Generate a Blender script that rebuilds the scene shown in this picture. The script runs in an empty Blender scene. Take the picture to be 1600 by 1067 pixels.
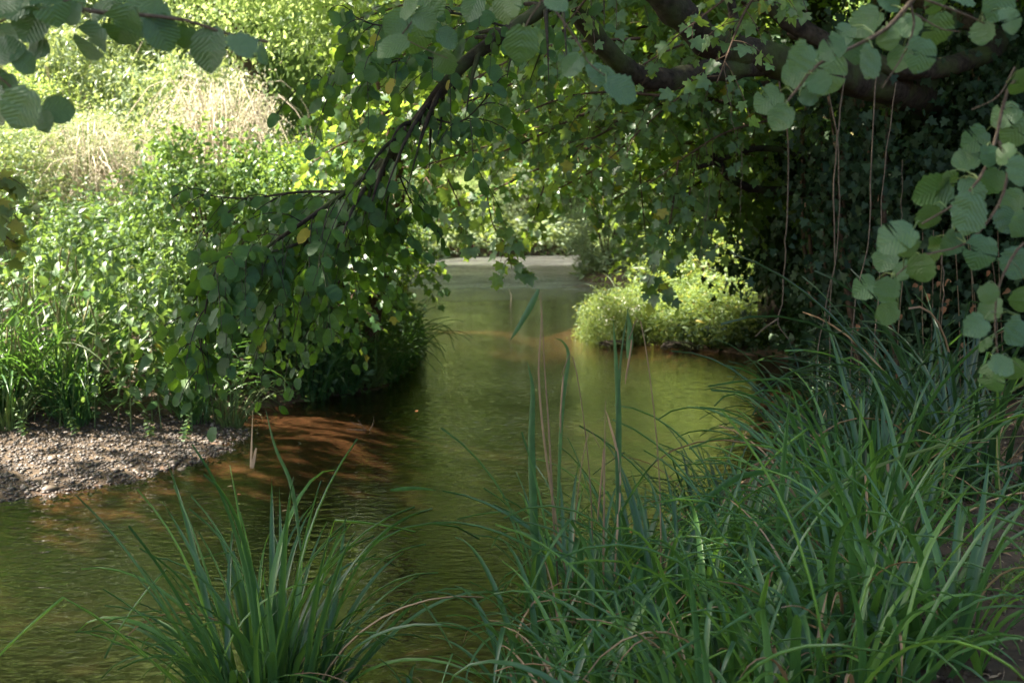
import bpy, math, random
import numpy as np

SC = bpy.context.scene
COL = SC.collection
rng = np.random.default_rng(11)
R = math.radians

# ------------------------------------------------------------------ camera
F = 1778.0                      # focal length in pixels of the 1600 px wide photograph (40 mm lens)
PITCH = math.atan2(533.5 - 340.0, F)
CAM = np.array([0.0, 0.0, 2.0])
cd = bpy.data.cameras.new("camera"); cam = bpy.data.objects.new("camera", cd); COL.objects.link(cam)
cam.location = CAM; cam.rotation_euler = (math.pi/2 - PITCH, 0, 0)
cd.lens = 40.0; cd.sensor_width = 36.0; cd.clip_start = 0.05; cd.clip_end = 600
cd.dof.use_dof = True; cd.dof.focus_distance = 5.0; cd.dof.aperture_fstop = 4.0
SC.camera = cam

# ------------------------------------------------------------------ sky, sun, exposure
SUN_EL, SUN_AZ = 50.0, 274.0     # azimuth: compass degrees clockwise from +Y
w = bpy.data.worlds.new("World"); SC.world = w; w.use_nodes = True
nt = w.node_tree; bg = nt.nodes["Background"]
sky = nt.nodes.new("ShaderNodeTexSky"); sky.sky_type = 'NISHITA'; sky.sun_disc = False
sky.dust_density = 4.0; sky.ozone_density = .3; sky.sun_elevation = R(SUN_EL); sky.sun_rotation = R(SUN_AZ)
nt.links.new(sky.outputs[0], bg.inputs[0]); bg.inputs[1].default_value = 0.066
sd = bpy.data.lights.new("sun", 'SUN'); sd.energy = 5.0; sd.angle = R(0.55); sd.color = (1.0, 0.92, 0.78)
sun = bpy.data.objects.new("sun", sd); COL.objects.link(sun)
TO_SUN = np.array([math.sin(R(SUN_AZ))*math.cos(R(SUN_EL)), math.cos(R(SUN_AZ))*math.cos(R(SUN_EL)), math.sin(R(SUN_EL))])
from mathutils import Vector, Matrix
sun.rotation_euler = Vector(TO_SUN).to_track_quat('Z', 'Y').to_euler()
SC.view_settings.view_transform = 'Standard'; SC.view_settings.look = 'None'
SC.view_settings.exposure = 2.9; SC.view_settings.gamma = 1.0; SC.view_settings.use_curve_mapping = False
SC.render.engine = 'CYCLES'
SC.cycles.max_bounces = 8; SC.cycles.transparent_max_bounces = 8; SC.cycles.transmission_bounces = 6
SC.cycles.use_denoising = True
SC.cycles.caustics_reflective = False; SC.cycles.caustics_refractive = False

# ------------------------------------------------------------------ pixel helpers
_c, _s = math.cos(PITCH), math.sin(PITCH)
def ray(px, py):
    a, b = (px - 800.0)/F, -(py - 533.5)/F
    return np.array([a, _c + b*_s, -_s + b*_c])
def P(px, py, D):
    r = ray(px, py); return CAM + r*(D/r[1])
def G(px, py, z=0.0):
    r = ray(px, py); return CAM + r*((z - CAM[2])/r[2])

# ------------------------------------------------------------------ object helpers
def link(o, parent=None):
    COL.objects.link(o)
    if parent is not None: o.parent = parent
    return o
def tag(o, label=None, cat=None, group=None, kind=None):
    if label: o["label"] = label
    if cat: o["category"] = cat
    if group: o["group"] = group
    if kind: o["kind"] = kind
    return o
def empty(name, loc, label, cat, group=None):
    o = bpy.data.objects.new(name, None); o.location = loc; o.empty_display_size = .1
    return tag(link(o), label, cat, group)
def mesh(name, V, T, mat, uv=None, smooth=True):
    V = np.ascontiguousarray(V, dtype=np.float32); T = np.ascontiguousarray(T, dtype=np.int32)
    me = bpy.data.meshes.new(name); k = T.shape[1]
    me.vertices.add(len(V)); me.vertices.foreach_set("co", V.ravel())
    me.loops.add(T.size); me.loops.foreach_set("vertex_index", T.ravel())
    me.polygons.add(len(T))
    me.polygons.foreach_set("loop_start", np.arange(0, T.size, k, dtype=np.int32))
    me.polygons.foreach_set("loop_total", np.full(len(T), k, dtype=np.int32))
    if smooth: me.polygons.foreach_set("use_smooth", np.ones(len(T), dtype=bool))
    if uv is not None:
        l = me.uv_layers.new(name="UVMap")
        l.data.foreach_set("uv", np.ascontiguousarray(uv[T.ravel()], dtype=np.float32).ravel())
    me.update(calc_edges=True)
    if mat is not None: me.materials.append(mat)
    return me
def obj(name, me, parent=None, loc=None, M=None):
    o = bpy.data.objects.new(name, me); link(o, parent)
    if M is not None: o.matrix_basis = M
    if loc is not None: o.location = loc
    return o
def cat_(parts):
    Vs, Ts, n = [], [], 0
    for V, T in parts:
        Vs.append(V); Ts.append(T + n); n += len(V)
    return np.concatenate(Vs), np.concatenate(Ts)
def norm(a):
    a = np.asarray(a, float); return a/np.maximum(np.linalg.norm(a, axis=-1, keepdims=True), 1e-9)
def frames(d, n):
    """rotation matrices whose Y column is d and whose Z column is near n"""
    d = norm(d); x = norm(np.cross(d, n)); z = np.cross(x, d)
    return np.stack([x, d, z], axis=-1)
def scatter(tpl, pos, rot, scale):
    V0, T0 = tpl[0], tpl[1]
    sc = np.asarray(scale, float)
    if sc.ndim == 1: sc = sc[:, None]
    V = np.einsum('kij,knj->kni', rot, V0[None]*sc[:, None, :]) + pos[:, None, :]
    k, n = len(pos), len(V0)
    T = (T0[None] + (np.arange(k)*n)[:, None, None]).reshape(-1, T0.shape[1])
    uv = np.tile(tpl[2], (k, 1)) if len(tpl) > 2 else None
    return V.reshape(-1, 3), T, uv
def tube(pts, r0, r1, sides=6, wob=0.0, radii=None):
    pts = np.asarray(pts, float); n = len(pts)
    t = np.linspace(0, 1, n)
    rad = r0 + (r1 - r0)*t if radii is None else np.asarray(radii)
    d = norm(np.gradient(pts, axis=0))
    ref = np.array([0.31, 0.17, 0.93]) if abs(d[0] @ np.array([0.31, .17, .93])) < .9 else np.array([1., 0, 0])
    x = norm(np.cross(d, ref)); y = np.cross(d, x)
    a = np.arange(sides)*2*math.pi/sides
    rr = rad[:, None]*(1 + (rng.normal(0, wob, (n, sides)) if wob else 0))
    V = pts[:, None] + rr[..., None]*(np.cos(a)[None, :, None]*x[:, None] + np.sin(a)[None, :, None]*y[:, None])
    V = V.reshape(-1, 3)
    i = np.arange(n-1)[:, None]*sides; j = np.arange(sides)[None]; j2 = (j+1) % sides
    Q = np.stack([i+j, i+j2, i+sides+j2, i+sides+j], -1).reshape(-1, 4)
    T = np.concatenate([Q[:, [0, 1, 2]], Q[:, [0, 2, 3]]])
    return V, T
def smooth_path(pts, n):
    """Catmull-Rom through pts"""
    p = np.asarray(pts, float); p = np.vstack([2*p[0]-p[1], p, 2*p[-1]-p[-2]])
    seg = len(p)-3; out = []
    for u in np.linspace(0, seg-1e-6, n):
        i = int(u); t = u-i; a, b, c, d = p[i:i+4]
        out.append(.5*((2*b)+(-a+c)*t+(2*a-5*b+4*c-d)*t*t+(-a+3*b-3*c+d)*t**3))
    return np.array(out)
def rnd(a, b, n=None): return rng.uniform(a, b, n)

# ------------------------------------------------------------------ materials
def newmat(name):
    m = bpy.data.materials.new(name); m.use_nodes = True
    t = m.node_tree; b = t.nodes["Principled BSDF"]; return m, t, b
def N(t, kind, **kw):
    n = t.nodes.new(kind)
    for k, v in kw.items(): setattr(n, k, v)
    return n
def leafmat(name, ca, cb, tc, trans=.4, rough=.45, veins=False, spec=.5, yellow=0.0):
    m, t, b = newmat(name); L = t.links.new
    g = N(t, "ShaderNodeNewGeometry"); oi = N(t, "ShaderNodeObjectInfo")
    ad = N(t, "ShaderNodeMath", operation='ADD'); L(g.outputs["Random Per Island"], ad.inputs[0]); L(oi.outputs["Random"], ad.inputs[1])
    fr = N(t, "ShaderNodeMath", operation='FRACT'); L(ad.outputs[0], fr.inputs[0])
    mx = N(t, "ShaderNodeMix", data_type='RGBA'); L(fr.outputs[0], mx.inputs[0])
    mx.inputs[6].default_value = (*ca, 1); mx.inputs[7].default_value = (*cb, 1)
    col = mx.outputs[2]
    if yellow:
        gt = N(t, "ShaderNodeMath", operation='GREATER_THAN'); L(fr.outputs[0], gt.inputs[0]); gt.inputs[1].default_value = 1-yellow
        my = N(t, "ShaderNodeMix", data_type='RGBA'); L(gt.outputs[0], my.inputs[0]); L(col, my.inputs[6]); my.inputs[7].default_value = (.30, .25, .03, 1)
        col = my.outputs[2]
    # blotches of slightly different green
    nz = N(t, "ShaderNodeTexNoise"); nz.inputs["Scale"].default_value = 28; nz.inputs["Detail"].default_value = 3
    tcn = N(t, "ShaderNodeTexCoord"); L(tcn.outputs["Object"], nz.inputs["Vector"])
    mr = N(t, "ShaderNodeMapRange"); L(nz.outputs[0], mr.inputs[0]); mr.inputs[1].default_value = .3; mr.inputs[2].default_value = .7
    mr.inputs[3].default_value = .8; mr.inputs[4].default_value = 1.2
    mu = N(t, "ShaderNodeMix", data_type='RGBA', blend_type='MULTIPLY'); mu.inputs[0].default_value = 1
    L(col, mu.inputs[6]); L(mr.outputs[0], mu.inputs[7]); col = mu.outputs[2]
    if veins:
        uv = N(t, "ShaderNodeUVMap"); sp = N(t, "ShaderNodeSeparateXYZ"); L(uv.outputs[0], sp.inputs[0])
        ab = N(t, "ShaderNodeMath", operation='ABSOLUTE'); L(sp.outputs[0], ab.inputs[0])
        ma = N(t, "ShaderNodeMath", operation='MULTIPLY_ADD'); L(ab.outputs[0], ma.inputs[0]); ma.inputs[1].default_value = -.42; L(sp.outputs[1], ma.inputs[2])
        sc = N(t, "ShaderNodeMath", operation='MULTIPLY'); L(ma.outputs[0], sc.inputs[0]); sc.inputs[1].default_value = 8.5*2*math.pi
        sn = N(t, "ShaderNodeMath", operation='SINE'); L(sc.outputs[0], sn.inputs[0])
        pw = N(t, "ShaderNodeMapRange"); L(sn.outputs[0], pw.inputs[0]); pw.inputs[1].default_value = .8; pw.inputs[2].default_value = 1.0
        # midrib
        mrb = N(t, "ShaderNodeMapRange"); L(ab.outputs[0], mrb.inputs[0]); mrb.inputs[1].default_value = .05; mrb.inputs[2].default_value = .0
        mxv = N(t, "ShaderNodeMath", operation='MAXIMUM'); L(pw.outputs[0], mxv.inputs[0]); L(mrb.outputs[0], mxv.inputs[1])
        vm = N(t, "ShaderNodeMix", data_type='RGBA'); 
        vf = N(t, "ShaderNodeMath", operation='MULTIPLY'); L(mxv.outputs[0], vf.inputs[0]); vf.inputs[1].default_value = .16
        L(vf.outputs[0], vm.inputs[0]); L(col, vm.inputs[6]); vm.inputs[7].default_value = (ca[0]*1.9+.02, ca[1]*1.6, ca[2]*1.6+.01, 1)
        col = vm.outputs[2]
        bp = N(t, "ShaderNodeBump"); bp.inputs["Strength"].default_value = .5; bp.inputs["Distance"].default_value = .0011
        L(sn.outputs[0], bp.inputs["Height"]); L(bp.outputs[0], b.inputs["Normal"])
    L(col, b.inputs["Base Color"]); b.inputs["Roughness"].default_value = rough; b.inputs["Specular IOR Level"].default_value = spec
    tr = N(t, "ShaderNodeBsdfTranslucent")
    tm = N(t, "ShaderNodeMix", data_type='RGBA', blend_type='MULTIPLY'); tm.inputs[0].default_value = 1
    L(mr.outputs[0], tm.inputs[7]); tm.inputs[6].default_value = (*tc, 1); L(tm.outputs[2], tr.inputs[0])
    ms = N(t, "ShaderNodeMixShader"); ms.inputs[0].default_value = trans
    L(b.outputs[0], ms.inputs[1]); L(tr.outputs[0], ms.inputs[2]); L(ms.outputs[0], t.nodes["Material Output"].inputs[0])
    return m
def bark(name, ca, cb, scale=14, moss=0.0):
    m, t, b = newmat(name); L = t.links.new
    tc = N(t, "ShaderNodeTexCoord"); nz = N(t, "ShaderNodeTexNoise"); nz.inputs["Scale"].default_value = scale; nz.inputs["Detail"].default_value = 8; nz.inputs["Roughness"].default_value = .7
    L(tc.outputs["Object"], nz.inputs["Vector"])
    cr = N(t, "ShaderNodeValToRGB"); cr.color_ramp.elements[0].position = .35; cr.color_ramp.elements[1].position = .68
    cr.color_ramp.elements[0].color = (*ca, 1); cr.color_ramp.elements[1].color = (*cb, 1); L(nz.outputs[0], cr.inputs[0])
    col = cr.outputs[0]
    if moss:
        n2 = N(t, "ShaderNodeTexNoise"); n2.inputs["Scale"].default_value = 3.5; n2.inputs["Detail"].default_value = 6; L(tc.outputs["Object"], n2.inputs["Vector"])
        mr = N(t, "ShaderNodeMapRange"); L(n2.outputs[0], mr.inputs[0]); mr.inputs[1].default_value = .6-moss*.2; mr.inputs[2].default_value = .7
        mx = N(t, "ShaderNodeMix", data_type='RGBA'); L(mr.outputs[0], mx.inputs[0]); L(col, mx.inputs[6]); mx.inputs[7].default_value = (.05, .07, .02, 1); col = mx.outputs[2]
    L(col, b.inputs["Base Color"]); b.inputs["Roughness"].default_value = .9; b.inputs["Specular IOR Level"].default_value = .2
    bp = N(t, "ShaderNodeBump"); bp.inputs["Strength"].default_value = .9; bp.inputs["Distance"].default_value = .02
    L(nz.outputs[0], bp.inputs["Height"]); L(bp.outputs[0], b.inputs["Normal"])
    return m

M_hazel  = leafmat("hazel_leaf", (.028, .082, .028), (.082, .150, .055), (.16, .30, .03), .22, .42, veins=True, spec=.45)
M_bough  = leafmat("bough_leaf", (.016, .052, .013), (.034, .090, .022), (.20, .38, .025), .28, .55, spec=.28, yellow=.008)
M_maple  = leafmat("maple_leaf", (.042, .105, .036), (.075, .155, .055), (.36, .52, .06), .38, .42, yellow=.02)
M_nettle = leafmat("nettle_leaf", (.045, .110, .034), (.115, .190, .070), (.22, .34, .06), .32, .42, yellow=.01)
M_tree   = leafmat("tree_leaf", (.090, .165, .050), (.170, .250, .085), (.46, .60, .12), .50, .5)
M_tree_y = leafmat("young_tree_leaf", (.125, .205, .070), (.220, .300, .125), (.44, .56, .18), .55, .45)
M_willow = leafmat("willow_leaf", (.120, .190, .095), (.240, .300, .170), (.35, .42, .12), .35, .45)
M_pale   = leafmat("pale_leaf", (.30, .28, .20), (.46, .42, .33), (.52, .50, .32), .40, .6)
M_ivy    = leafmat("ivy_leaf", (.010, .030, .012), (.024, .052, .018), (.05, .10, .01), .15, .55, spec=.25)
M_herb   = leafmat("herb_leaf", (.065, .125, .032), (.130, .185, .055), (.25, .32, .055), .42, .5, yellow=.05)
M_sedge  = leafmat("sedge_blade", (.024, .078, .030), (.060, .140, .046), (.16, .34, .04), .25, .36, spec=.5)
M_sedgeD = leafmat("shaded_sedge_blade", (.013, .040, .019), (.030, .074, .029), (.10, .22, .03), .2, .38, spec=.5)  # darker copy of the sedge, shade of the right bank put into its colour
M_sedgeL = leafmat("young_sedge_blade", (.070, .165, .035), (.110, .230, .050), (.25, .45, .04), .3, .36)
M_dry    = leafmat("dry_blade", (.28, .17, .09), (.42, .30, .18), (.30, .16, .06), .2, .7)
M_spike  = leafmat("sedge_spike", (.16, .17, .05), (.26, .24, .09), (.2, .2, .05), .12, .8)
M_spikeD = leafmat("ripe_spike", (.20, .13, .07), (.32, .22, .12), (.2, .12, .05), .1, .8)
M_dead   = leafmat("dead_leaf", (.30, .12, .05), (.36, .19, .09), (.3, .1, .03), .2, .7)
M_white  = leafmat("white_petal", (.75, .75, .65), (.8, .78, .70), (.6, .6, .4), .3, .6)
M_bark   = bark("dark_bark", (.010, .008, .006), (.060, .048, .035), 19, moss=.6)
M_bark2  = bark("brown_bark", (.045, .030, .020), (.150, .100, .065), 22)
M_twig   = bark("hazel_twig", (.08, .06, .042), (.20, .155, .11), 40)
M_paletw = bark("pale_twig", (.36, .29, .21), (.58, .50, .40), 30)
M_stem   = leafmat("green_stem", (.08, .14, .04), (.15, .20, .06), (.1, .2, .03), .05, .5)
M_redst  = leafmat("brown_stem", (.14, .09, .05), (.20, .14, .07), (.1, .08, .03), .05, .6)

# ground: dark soil on the banks, silt and reddish gravel where wet
def ground_mat():
    m, t, b = newmat("soil"); L = t.links.new
    tc = N(t, "ShaderNodeTexCoord")
    n1 = N(t, "ShaderNodeTexNoise"); n1.inputs["Scale"].default_value = 9; n1.inputs["Detail"].default_value = 10; n1.inputs["Roughness"].default_value = .7; L(tc.outputs["Object"], n1.inputs["Vector"])
    n2 = N(t, "ShaderNodeTexNoise"); n2.inputs["Scale"].default_value = 1.1; n2.inputs["Detail"].default_value = 5; L(tc.outputs["Object"], n2.inputs["Vector"])
    vo = N(t, "ShaderNodeTexVoronoi"); vo.inputs["Scale"].default_value = 26; L(tc.outputs["Object"], vo.inputs["Vector"])
    soil = N(t, "ShaderNodeValToRGB"); e = soil.color_ramp.elements; e[0].position = .35; e[0].color = (.035, .024, .017, 1); e[1].position = .7; e[1].color = (.120, .084, .050, 1); L(n1.outputs[0], soil.inputs[0])
    bed = N(t, "ShaderNodeValToRGB"); e = bed.color_ramp.elements; e[0].position = .30; e[0].color = (.040, .026, .017, 1); e[1].position = .7; e[1].color = (.17, .10, .072, 1)
    ad = N(t, "ShaderNodeMath", operation='MULTIPLY_ADD'); L(vo.outputs["Color"], ad.inputs[0]); ad.inputs[1].default_value = .35; L(n1.outputs[0], ad.inputs[2])
    sb = N(t, "ShaderNodeMath", operation='SUBTRACT'); L(ad.outputs[0], sb.inputs[0]); sb.inputs[1].default_value = .17
    L(sb.outputs[0], bed.inputs[0])
    g = N(t, "ShaderNodeNewGeometry"); sp = N(t, "ShaderNodeSeparateXYZ"); L(g.outputs["Position"], sp.inputs[0])
    mr = N(t, "ShaderNodeMapRange"); L(sp.outputs[2], mr.inputs[0]); mr.inputs[1].default_value = -.01; mr.inputs[2].default_value = .02
    mx = N(t, "ShaderNodeMix", data_type='RGBA'); L(mr.outputs[0], mx.inputs[0]); L(bed.outputs[0], mx.inputs[6]); L(soil.outputs[0], mx.inputs[7])
    # bed blackened with depth, standing in for light lost in deep water
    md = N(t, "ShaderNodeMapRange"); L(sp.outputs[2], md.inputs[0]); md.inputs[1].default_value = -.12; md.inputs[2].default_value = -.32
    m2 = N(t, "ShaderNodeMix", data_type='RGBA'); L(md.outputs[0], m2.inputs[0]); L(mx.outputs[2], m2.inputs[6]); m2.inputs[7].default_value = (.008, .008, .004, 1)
    L(m2.outputs[2], b.inputs["Base Color"]); b.inputs["Roughness"].default_value = .9; b.inputs["Specular IOR Level"].default_value = .25
    bp = N(t, "ShaderNodeBump"); bp.inputs["Strength"].default_value = .8; bp.inputs["Distance"].default_value = .03; L(n1.outputs[0], bp.inputs["Height"]); L(bp.outputs[0], b.inputs["Normal"])
    return m
M_soil = ground_mat()
def pebble_mat():
    m, t, b = newmat("pebble"); L = t.links.new
    g = N(t, "ShaderNodeNewGeometry"); cr = N(t, "ShaderNodeValToRGB"); L(g.outputs["Random Per Island"], cr.inputs[0])
    e = cr.color_ramp.elements; e[0].color = (.035, .026, .020, 1); e[1].color = (.36, .29, .24, 1)
    for p, c in ((.3, (.085, .055, .038)), (.6, (.065, .058, .052)), (.85, (.15, .11, .08))):
        k = e.new(p); k.color = (*c, 1)
    tc = N(t, "ShaderNodeTexCoord"); nz = N(t, "ShaderNodeTexNoise"); nz.inputs["Scale"].default_value = 60; L(tc.outputs["Object"], nz.inputs["Vector"])
    mu = N(t, "ShaderNodeMix", data_type='RGBA', blend_type='MULTIPLY'); mu.inputs[0].default_value = .7; L(cr.outputs[0], mu.inputs[6]); L(nz.outputs[0], mu.inputs[7])
    L(mu.outputs[2], b.inputs["Base Color"]); b.inputs["Roughness"].default_value = .55
    return m
M_peb = pebble_mat()
def water_mat():
    m, t, b = newmat("water"); L = t.links.new
    tc = N(t, "ShaderNodeTexCoord")
    mp = N(t, "ShaderNodeMapping"); mp.inputs["Scale"].default_value = (1.0, 1.7, 1); L(tc.outputs["Object"], mp.inputs[0])
    n1 = N(t, "ShaderNodeTexNoise"); n1.inputs["Scale"].default_value = 8.5; n1.inputs["Detail"].default_value = 1.5; n1.inputs["Distortion"].default_value = .6; L(mp.outputs[0], n1.inputs["Vector"])
    n2 = N(t, "ShaderNodeTexNoise"); n2.inputs["Scale"].default_value = 22; n2.inputs["Detail"].default_value = 2; L(mp.outputs[0], n2.inputs["Vector"])
    # patches of calmer and livelier water
    n3 = N(t, "ShaderNodeTexNoise"); n3.inputs["Scale"].default_value = .35; n3.inputs["Detail"].default_value = 3; L(tc.outputs["Object"], n3.inputs["Vector"])
    mr = N(t, "ShaderNodeMapRange"); L(n3.outputs[0], mr.inputs[0]); mr.inputs[1].default_value = .35; mr.inputs[2].default_value = .65; mr.inputs[3].default_value = .45; mr.inputs[4].default_value = 1.2
    sp = N(t, "ShaderNodeSeparateXYZ"); L(tc.outputs["Object"], sp.inputs[0])
    rf = N(t, "ShaderNodeMapRange"); yn = N(t, "ShaderNodeMath", operation="MULTIPLY_ADD"); L(n3.outputs[0], yn.inputs[0]); yn.inputs[1].default_value = -16; L(sp.outputs[1], yn.inputs[2]); L(yn.outputs[0], rf.inputs[0]); rf.inputs[1].default_value = 17; rf.inputs[2].default_value = 24; rf.inputs[3].default_value = 1.0; rf.inputs[4].default_value = 9
    rg = N(t, "ShaderNodeMath", operation='MULTIPLY'); L(mr.outputs[0], rg.inputs[0]); L(rf.outputs[0], rg.inputs[1])
    a = N(t, "ShaderNodeMath", operation='MULTIPLY_ADD'); L(n2.outputs[0], a.inputs[0]); a.inputs[1].default_value = .12; L(n1.outputs[0], a.inputs[2])
    h = N(t, "ShaderNodeMath", operation='MULTIPLY'); L(a.outputs[0], h.inputs[0]); L(rg.outputs[0], h.inputs[1])
    bp = N(t, "ShaderNodeBump"); bp.inputs["Strength"].default_value = 1; bp.inputs["Distance"].default_value = .0105; L(h.outputs[0], bp.inputs["Height"])
    fr = N(t, "ShaderNodeFresnel"); fr.inputs[0].default_value = 1.42; L(bp.outputs[0], fr.inputs[1])
    gl = N(t, "ShaderNodeBsdfGlossy"); rr_ = N(t, "ShaderNodeMapRange"); L(yn.outputs[0], rr_.inputs[0]); rr_.inputs[1].default_value = 18; rr_.inputs[2].default_value = 26; rr_.inputs[3].default_value = .03; rr_.inputs[4].default_value = .30; L(rr_.outputs[0], gl.inputs["Roughness"]); L(bp.outputs[0], gl.inputs["Normal"]); gl.inputs[0].default_value = (1, 1, 1, 1)
    tr = N(t, "ShaderNodeBsdfTransparent"); tr.inputs[0].default_value = (.56, .47, .35, 1)
    ms = N(t, "ShaderNodeMixShader"); L(fr.outputs[0], ms.inputs[0]); L(tr.outputs[0], ms.inputs[1]); L(gl.outputs[0], ms.inputs[2])
    L(ms.outputs[0], t.nodes["Material Output"].inputs[0]); t.nodes.remove(b)
    return m
M_water = water_mat()

# ------------------------------------------------------------------ terrain
POLY = np.array([(-30, 4.5), (-12, 6.0), (-6, 7.0), (-3.6, 7.9), (-2.9, 8.6), (-2.45, 9.5), (-2.6, 10.5), (-3.2, 11.6), (-2.3, 12.2), (-1.6, 13.2), (-1.35, 15.5),
    (-1.6, 19), (-2.6, 25), (-3.9, 32), (-5.2, 40), (-5.6, 48), (-3.5, 57), (1, 60), (6, 63), (22, 66), (60, 70),
    (60, 62), (22, 58), (9, 54), (4, 48), (2.3, 40), (2.2, 36), (3.6, 32), (4.3, 29), (3.0, 26), (2.0, 23), (1.5, 20.5), (1.65, 18.3), (2.9, 17.2), (4.2, 15.9), (3.75, 13.4), (3.2, 11.5),
    (2.1, 9.0), (1.0, 6.9), (0.15, 5.5), (-.02, 4.5), (-.25, 3.5), (-1.2, 2.7), (-3, 2.2), (-8, 1.5), (-30, -1)], float)
def sdist(x, y):
    """signed distance to the water's edge, negative in the water"""
    x = np.asarray(x, float); y = np.asarray(y, float)
    sh = x.shape; p = np.stack([x.ravel(), y.ravel()], 1); best = np.full(len(p), 1e9); inside = np.zeros(len(p), bool)
    for i in range(len(POLY)):
        a, b = POLY[i], POLY[(i+1) % len(POLY)]; ab = b-a
        t = np.clip(((p-a) @ ab)/(ab @ ab), 0, 1); d = np.linalg.norm(p-(a+t[:, None]*ab), axis=1); best = np.minimum(best, d)
        c = ((a[1] > p[:, 1]) != (b[1] > p[:, 1])); xi = (b[0]-a[0])*(p[:, 1]-a[1])/((b[1]-a[1]) or 1e-9)+a[0]
        inside ^= c & (p[:, 0] < xi)
    return np.where(inside, -best, best).reshape(sh)
def ss(a, b, x): 
    t = np.clip((x-a)/(b-a), 0, 1); return t*t*(3-2*t)
def wav(x, y):
    return (np.sin(x*1.3+.7*np.sin(y*.9))*np.cos(y*1.1+.5*np.sin(x*1.7)) + .5*np.sin(x*3.1+y*2.3)*np.cos(y*3.7-x*1.9))/1.5
def height(x, y):
    x = np.asarray(x, float); y = np.asarray(y, float)
    d = sdist(x, y) + .12*wav(x*1.6, y*1.6)
    left = 1-ss(-1.0, .6, x - np.interp(y, [0, 5, 12, 18, 30, 50, 60], [-6, -3, -.5, 0, 0, 0, -.5]))
    hl = .30*ss(0, .35, d) + .35*ss(.2, 1.5, d) + .11*np.clip(d-1, 0, 14)*ss(1, 6, d)
    hr = .22*ss(0, .3, d) + .25*ss(.2, 2, d) + .03*np.clip(d-1, 0, 12)
    near = 1-ss(6.5, 12, y); hr = hr + .12*near*ss(.5, 2, d)
    isl = ss(16.4, 17, y)*(1-ss(27, 29, y))*(1-ss(4.2, 6, x)); hr = hr*(1-isl*.72)
    land = hl*left + hr*(1-left)
    grav = (1-ss(-2.4, -1.6, x))*ss(5, 6, y)*(1-ss(10.3, 11.3, y + .12*wav(x*3, y)))
    land = land*(1-grav) + grav*(.015+.035*ss(0, 1.2, d)+.02*d)*ss(0, .15, d)
    shallow = np.maximum(np.exp(-(((x+2.0)/1.3)**2+((y-10.6)/2.0)**2)), np.exp(-(((x+.6)/1.3)**2+((y-20.3)/3.4)**2)))
    bed = -.05*ss(0, .3, -d)-.42*ss(.1, 1.5, -d)*(1-.88*shallow)
    far = ss(45, 120, np.hypot(x, y)); 
    return np.where(d > 0, land, bed) + .015*wav(x*4, y*4) + .05*wav(x, y)*ss(.5, 3, d) + far*2.5*np.where(d > 0, 1, 0)
def hz(x, y): return float(height(np.array([x]), np.array([y]))[0])

def spaced(lo, hi, fine_lo, fine_hi, step, coarse):
    a = np.arange(fine_lo, fine_hi, step); l = [fine_lo]; s = step
    while l[-1] > lo: s = min(s*1.25, coarse); l.append(l[-1]-s)
    r = [a[-1]]; s = step
    while r[-1] < hi: s = min(s*1.25, coarse); r.append(r[-1]+s)
    return np.array(l[::-1][:-1]+list(a)+r[1:])
gx = spaced(-160, 160, -7, 7, .09, 9); gy = spaced(-40, 260, 1.5, 26, .11, 8)
gy = np.concatenate([gy[gy < 26], np.arange(26, 76, .4), np.array([76, 79, 83, 88, 95, 103, 112, 122, 135, 150, 170, 200, 240, 260])])
XX, YY = np.meshgrid(gx, gy); ZZ = height(XX, YY)
Vg = np.stack([XX, YY, ZZ], -1).reshape(-1, 3); nx, ny = len(gx), len(gy)
i = (np.arange(ny-1)[:, None]*nx + np.arange(nx-1)[None]).ravel()
Qg = np.stack([i, i+1, i+nx+1, i+nx], 1)
tag(obj("ground", mesh("ground", Vg, Qg, M_soil)), "dark soil banks and reddish gravel bed of the river", kind="structure")
gw = np.array([(-40, -8), (70, -8), (70, 90), (-40, 90)], float)
wx = np.linspace(-40, 70, 12); wy = np.linspace(-8, 90, 12); WX, WY = np.meshgrid(wx, wy)
i = (np.arange(11)[:, None]*12+np.arange(11)[None]).ravel()
tag(obj("water", mesh("water", np.stack([WX, WY, WX*0], -1).reshape(-1, 3), np.stack([i, i+1, i+13, i+12], 1), M_water)), "calm brown green river water with small ripples", kind="structure")

# ------------------------------------------------------------------ leaf templates: base at origin, tip along +Y, face +Z
def fan(outline, fold=.10, droop=.12):
    o = np.array(outline, float); k = len(o)
    V = np.vstack([[0, .45], o]); z = fold*np.abs(V[:, 0]) - droop*V[:, 1]**2
    V3 = np.column_stack([V, z]); T = np.array([(0, 1+i, 1+(i+1) % k) for i in range(k)])
    return V3, T, V.copy()
def mirror(pts): return [(x, y) for x, y in pts] + [(-x, y) for x, y in pts[::-1] if x > 1e-6]
L_simple = (np.array([(0, 0, 0), (.27, .42, .07), (0, 1, -.1), (-.27, .42, .07), (0, .45, 0)], float), np.array([(0, 1, 4), (1, 2, 4), (2, 3, 4), (3, 0, 4)]), np.array([(0, 0), (.27, .42), (0, 1), (-.27, .42), (0, .45)]))
L_round = fan(mirror([(0, 0), (.30, .06), (.46, .34), (.40, .68), (.16, .88), (0, 1.02)]), .12, .18)
L_maple = fan(mirror([(0, .08), (.16, 0), (.46, .06), (.34, .27), (.56, .50), (.50, .66), (.26, .58), (.22, .74), (0, 1.0)]), .10, .22)
L_ivy = fan(mirror([(0, .12), (.22, 0), (.44, .16), (.22, .38), (.38, .58), (.16, .64), (0, 1)]), .08, .15)
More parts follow.
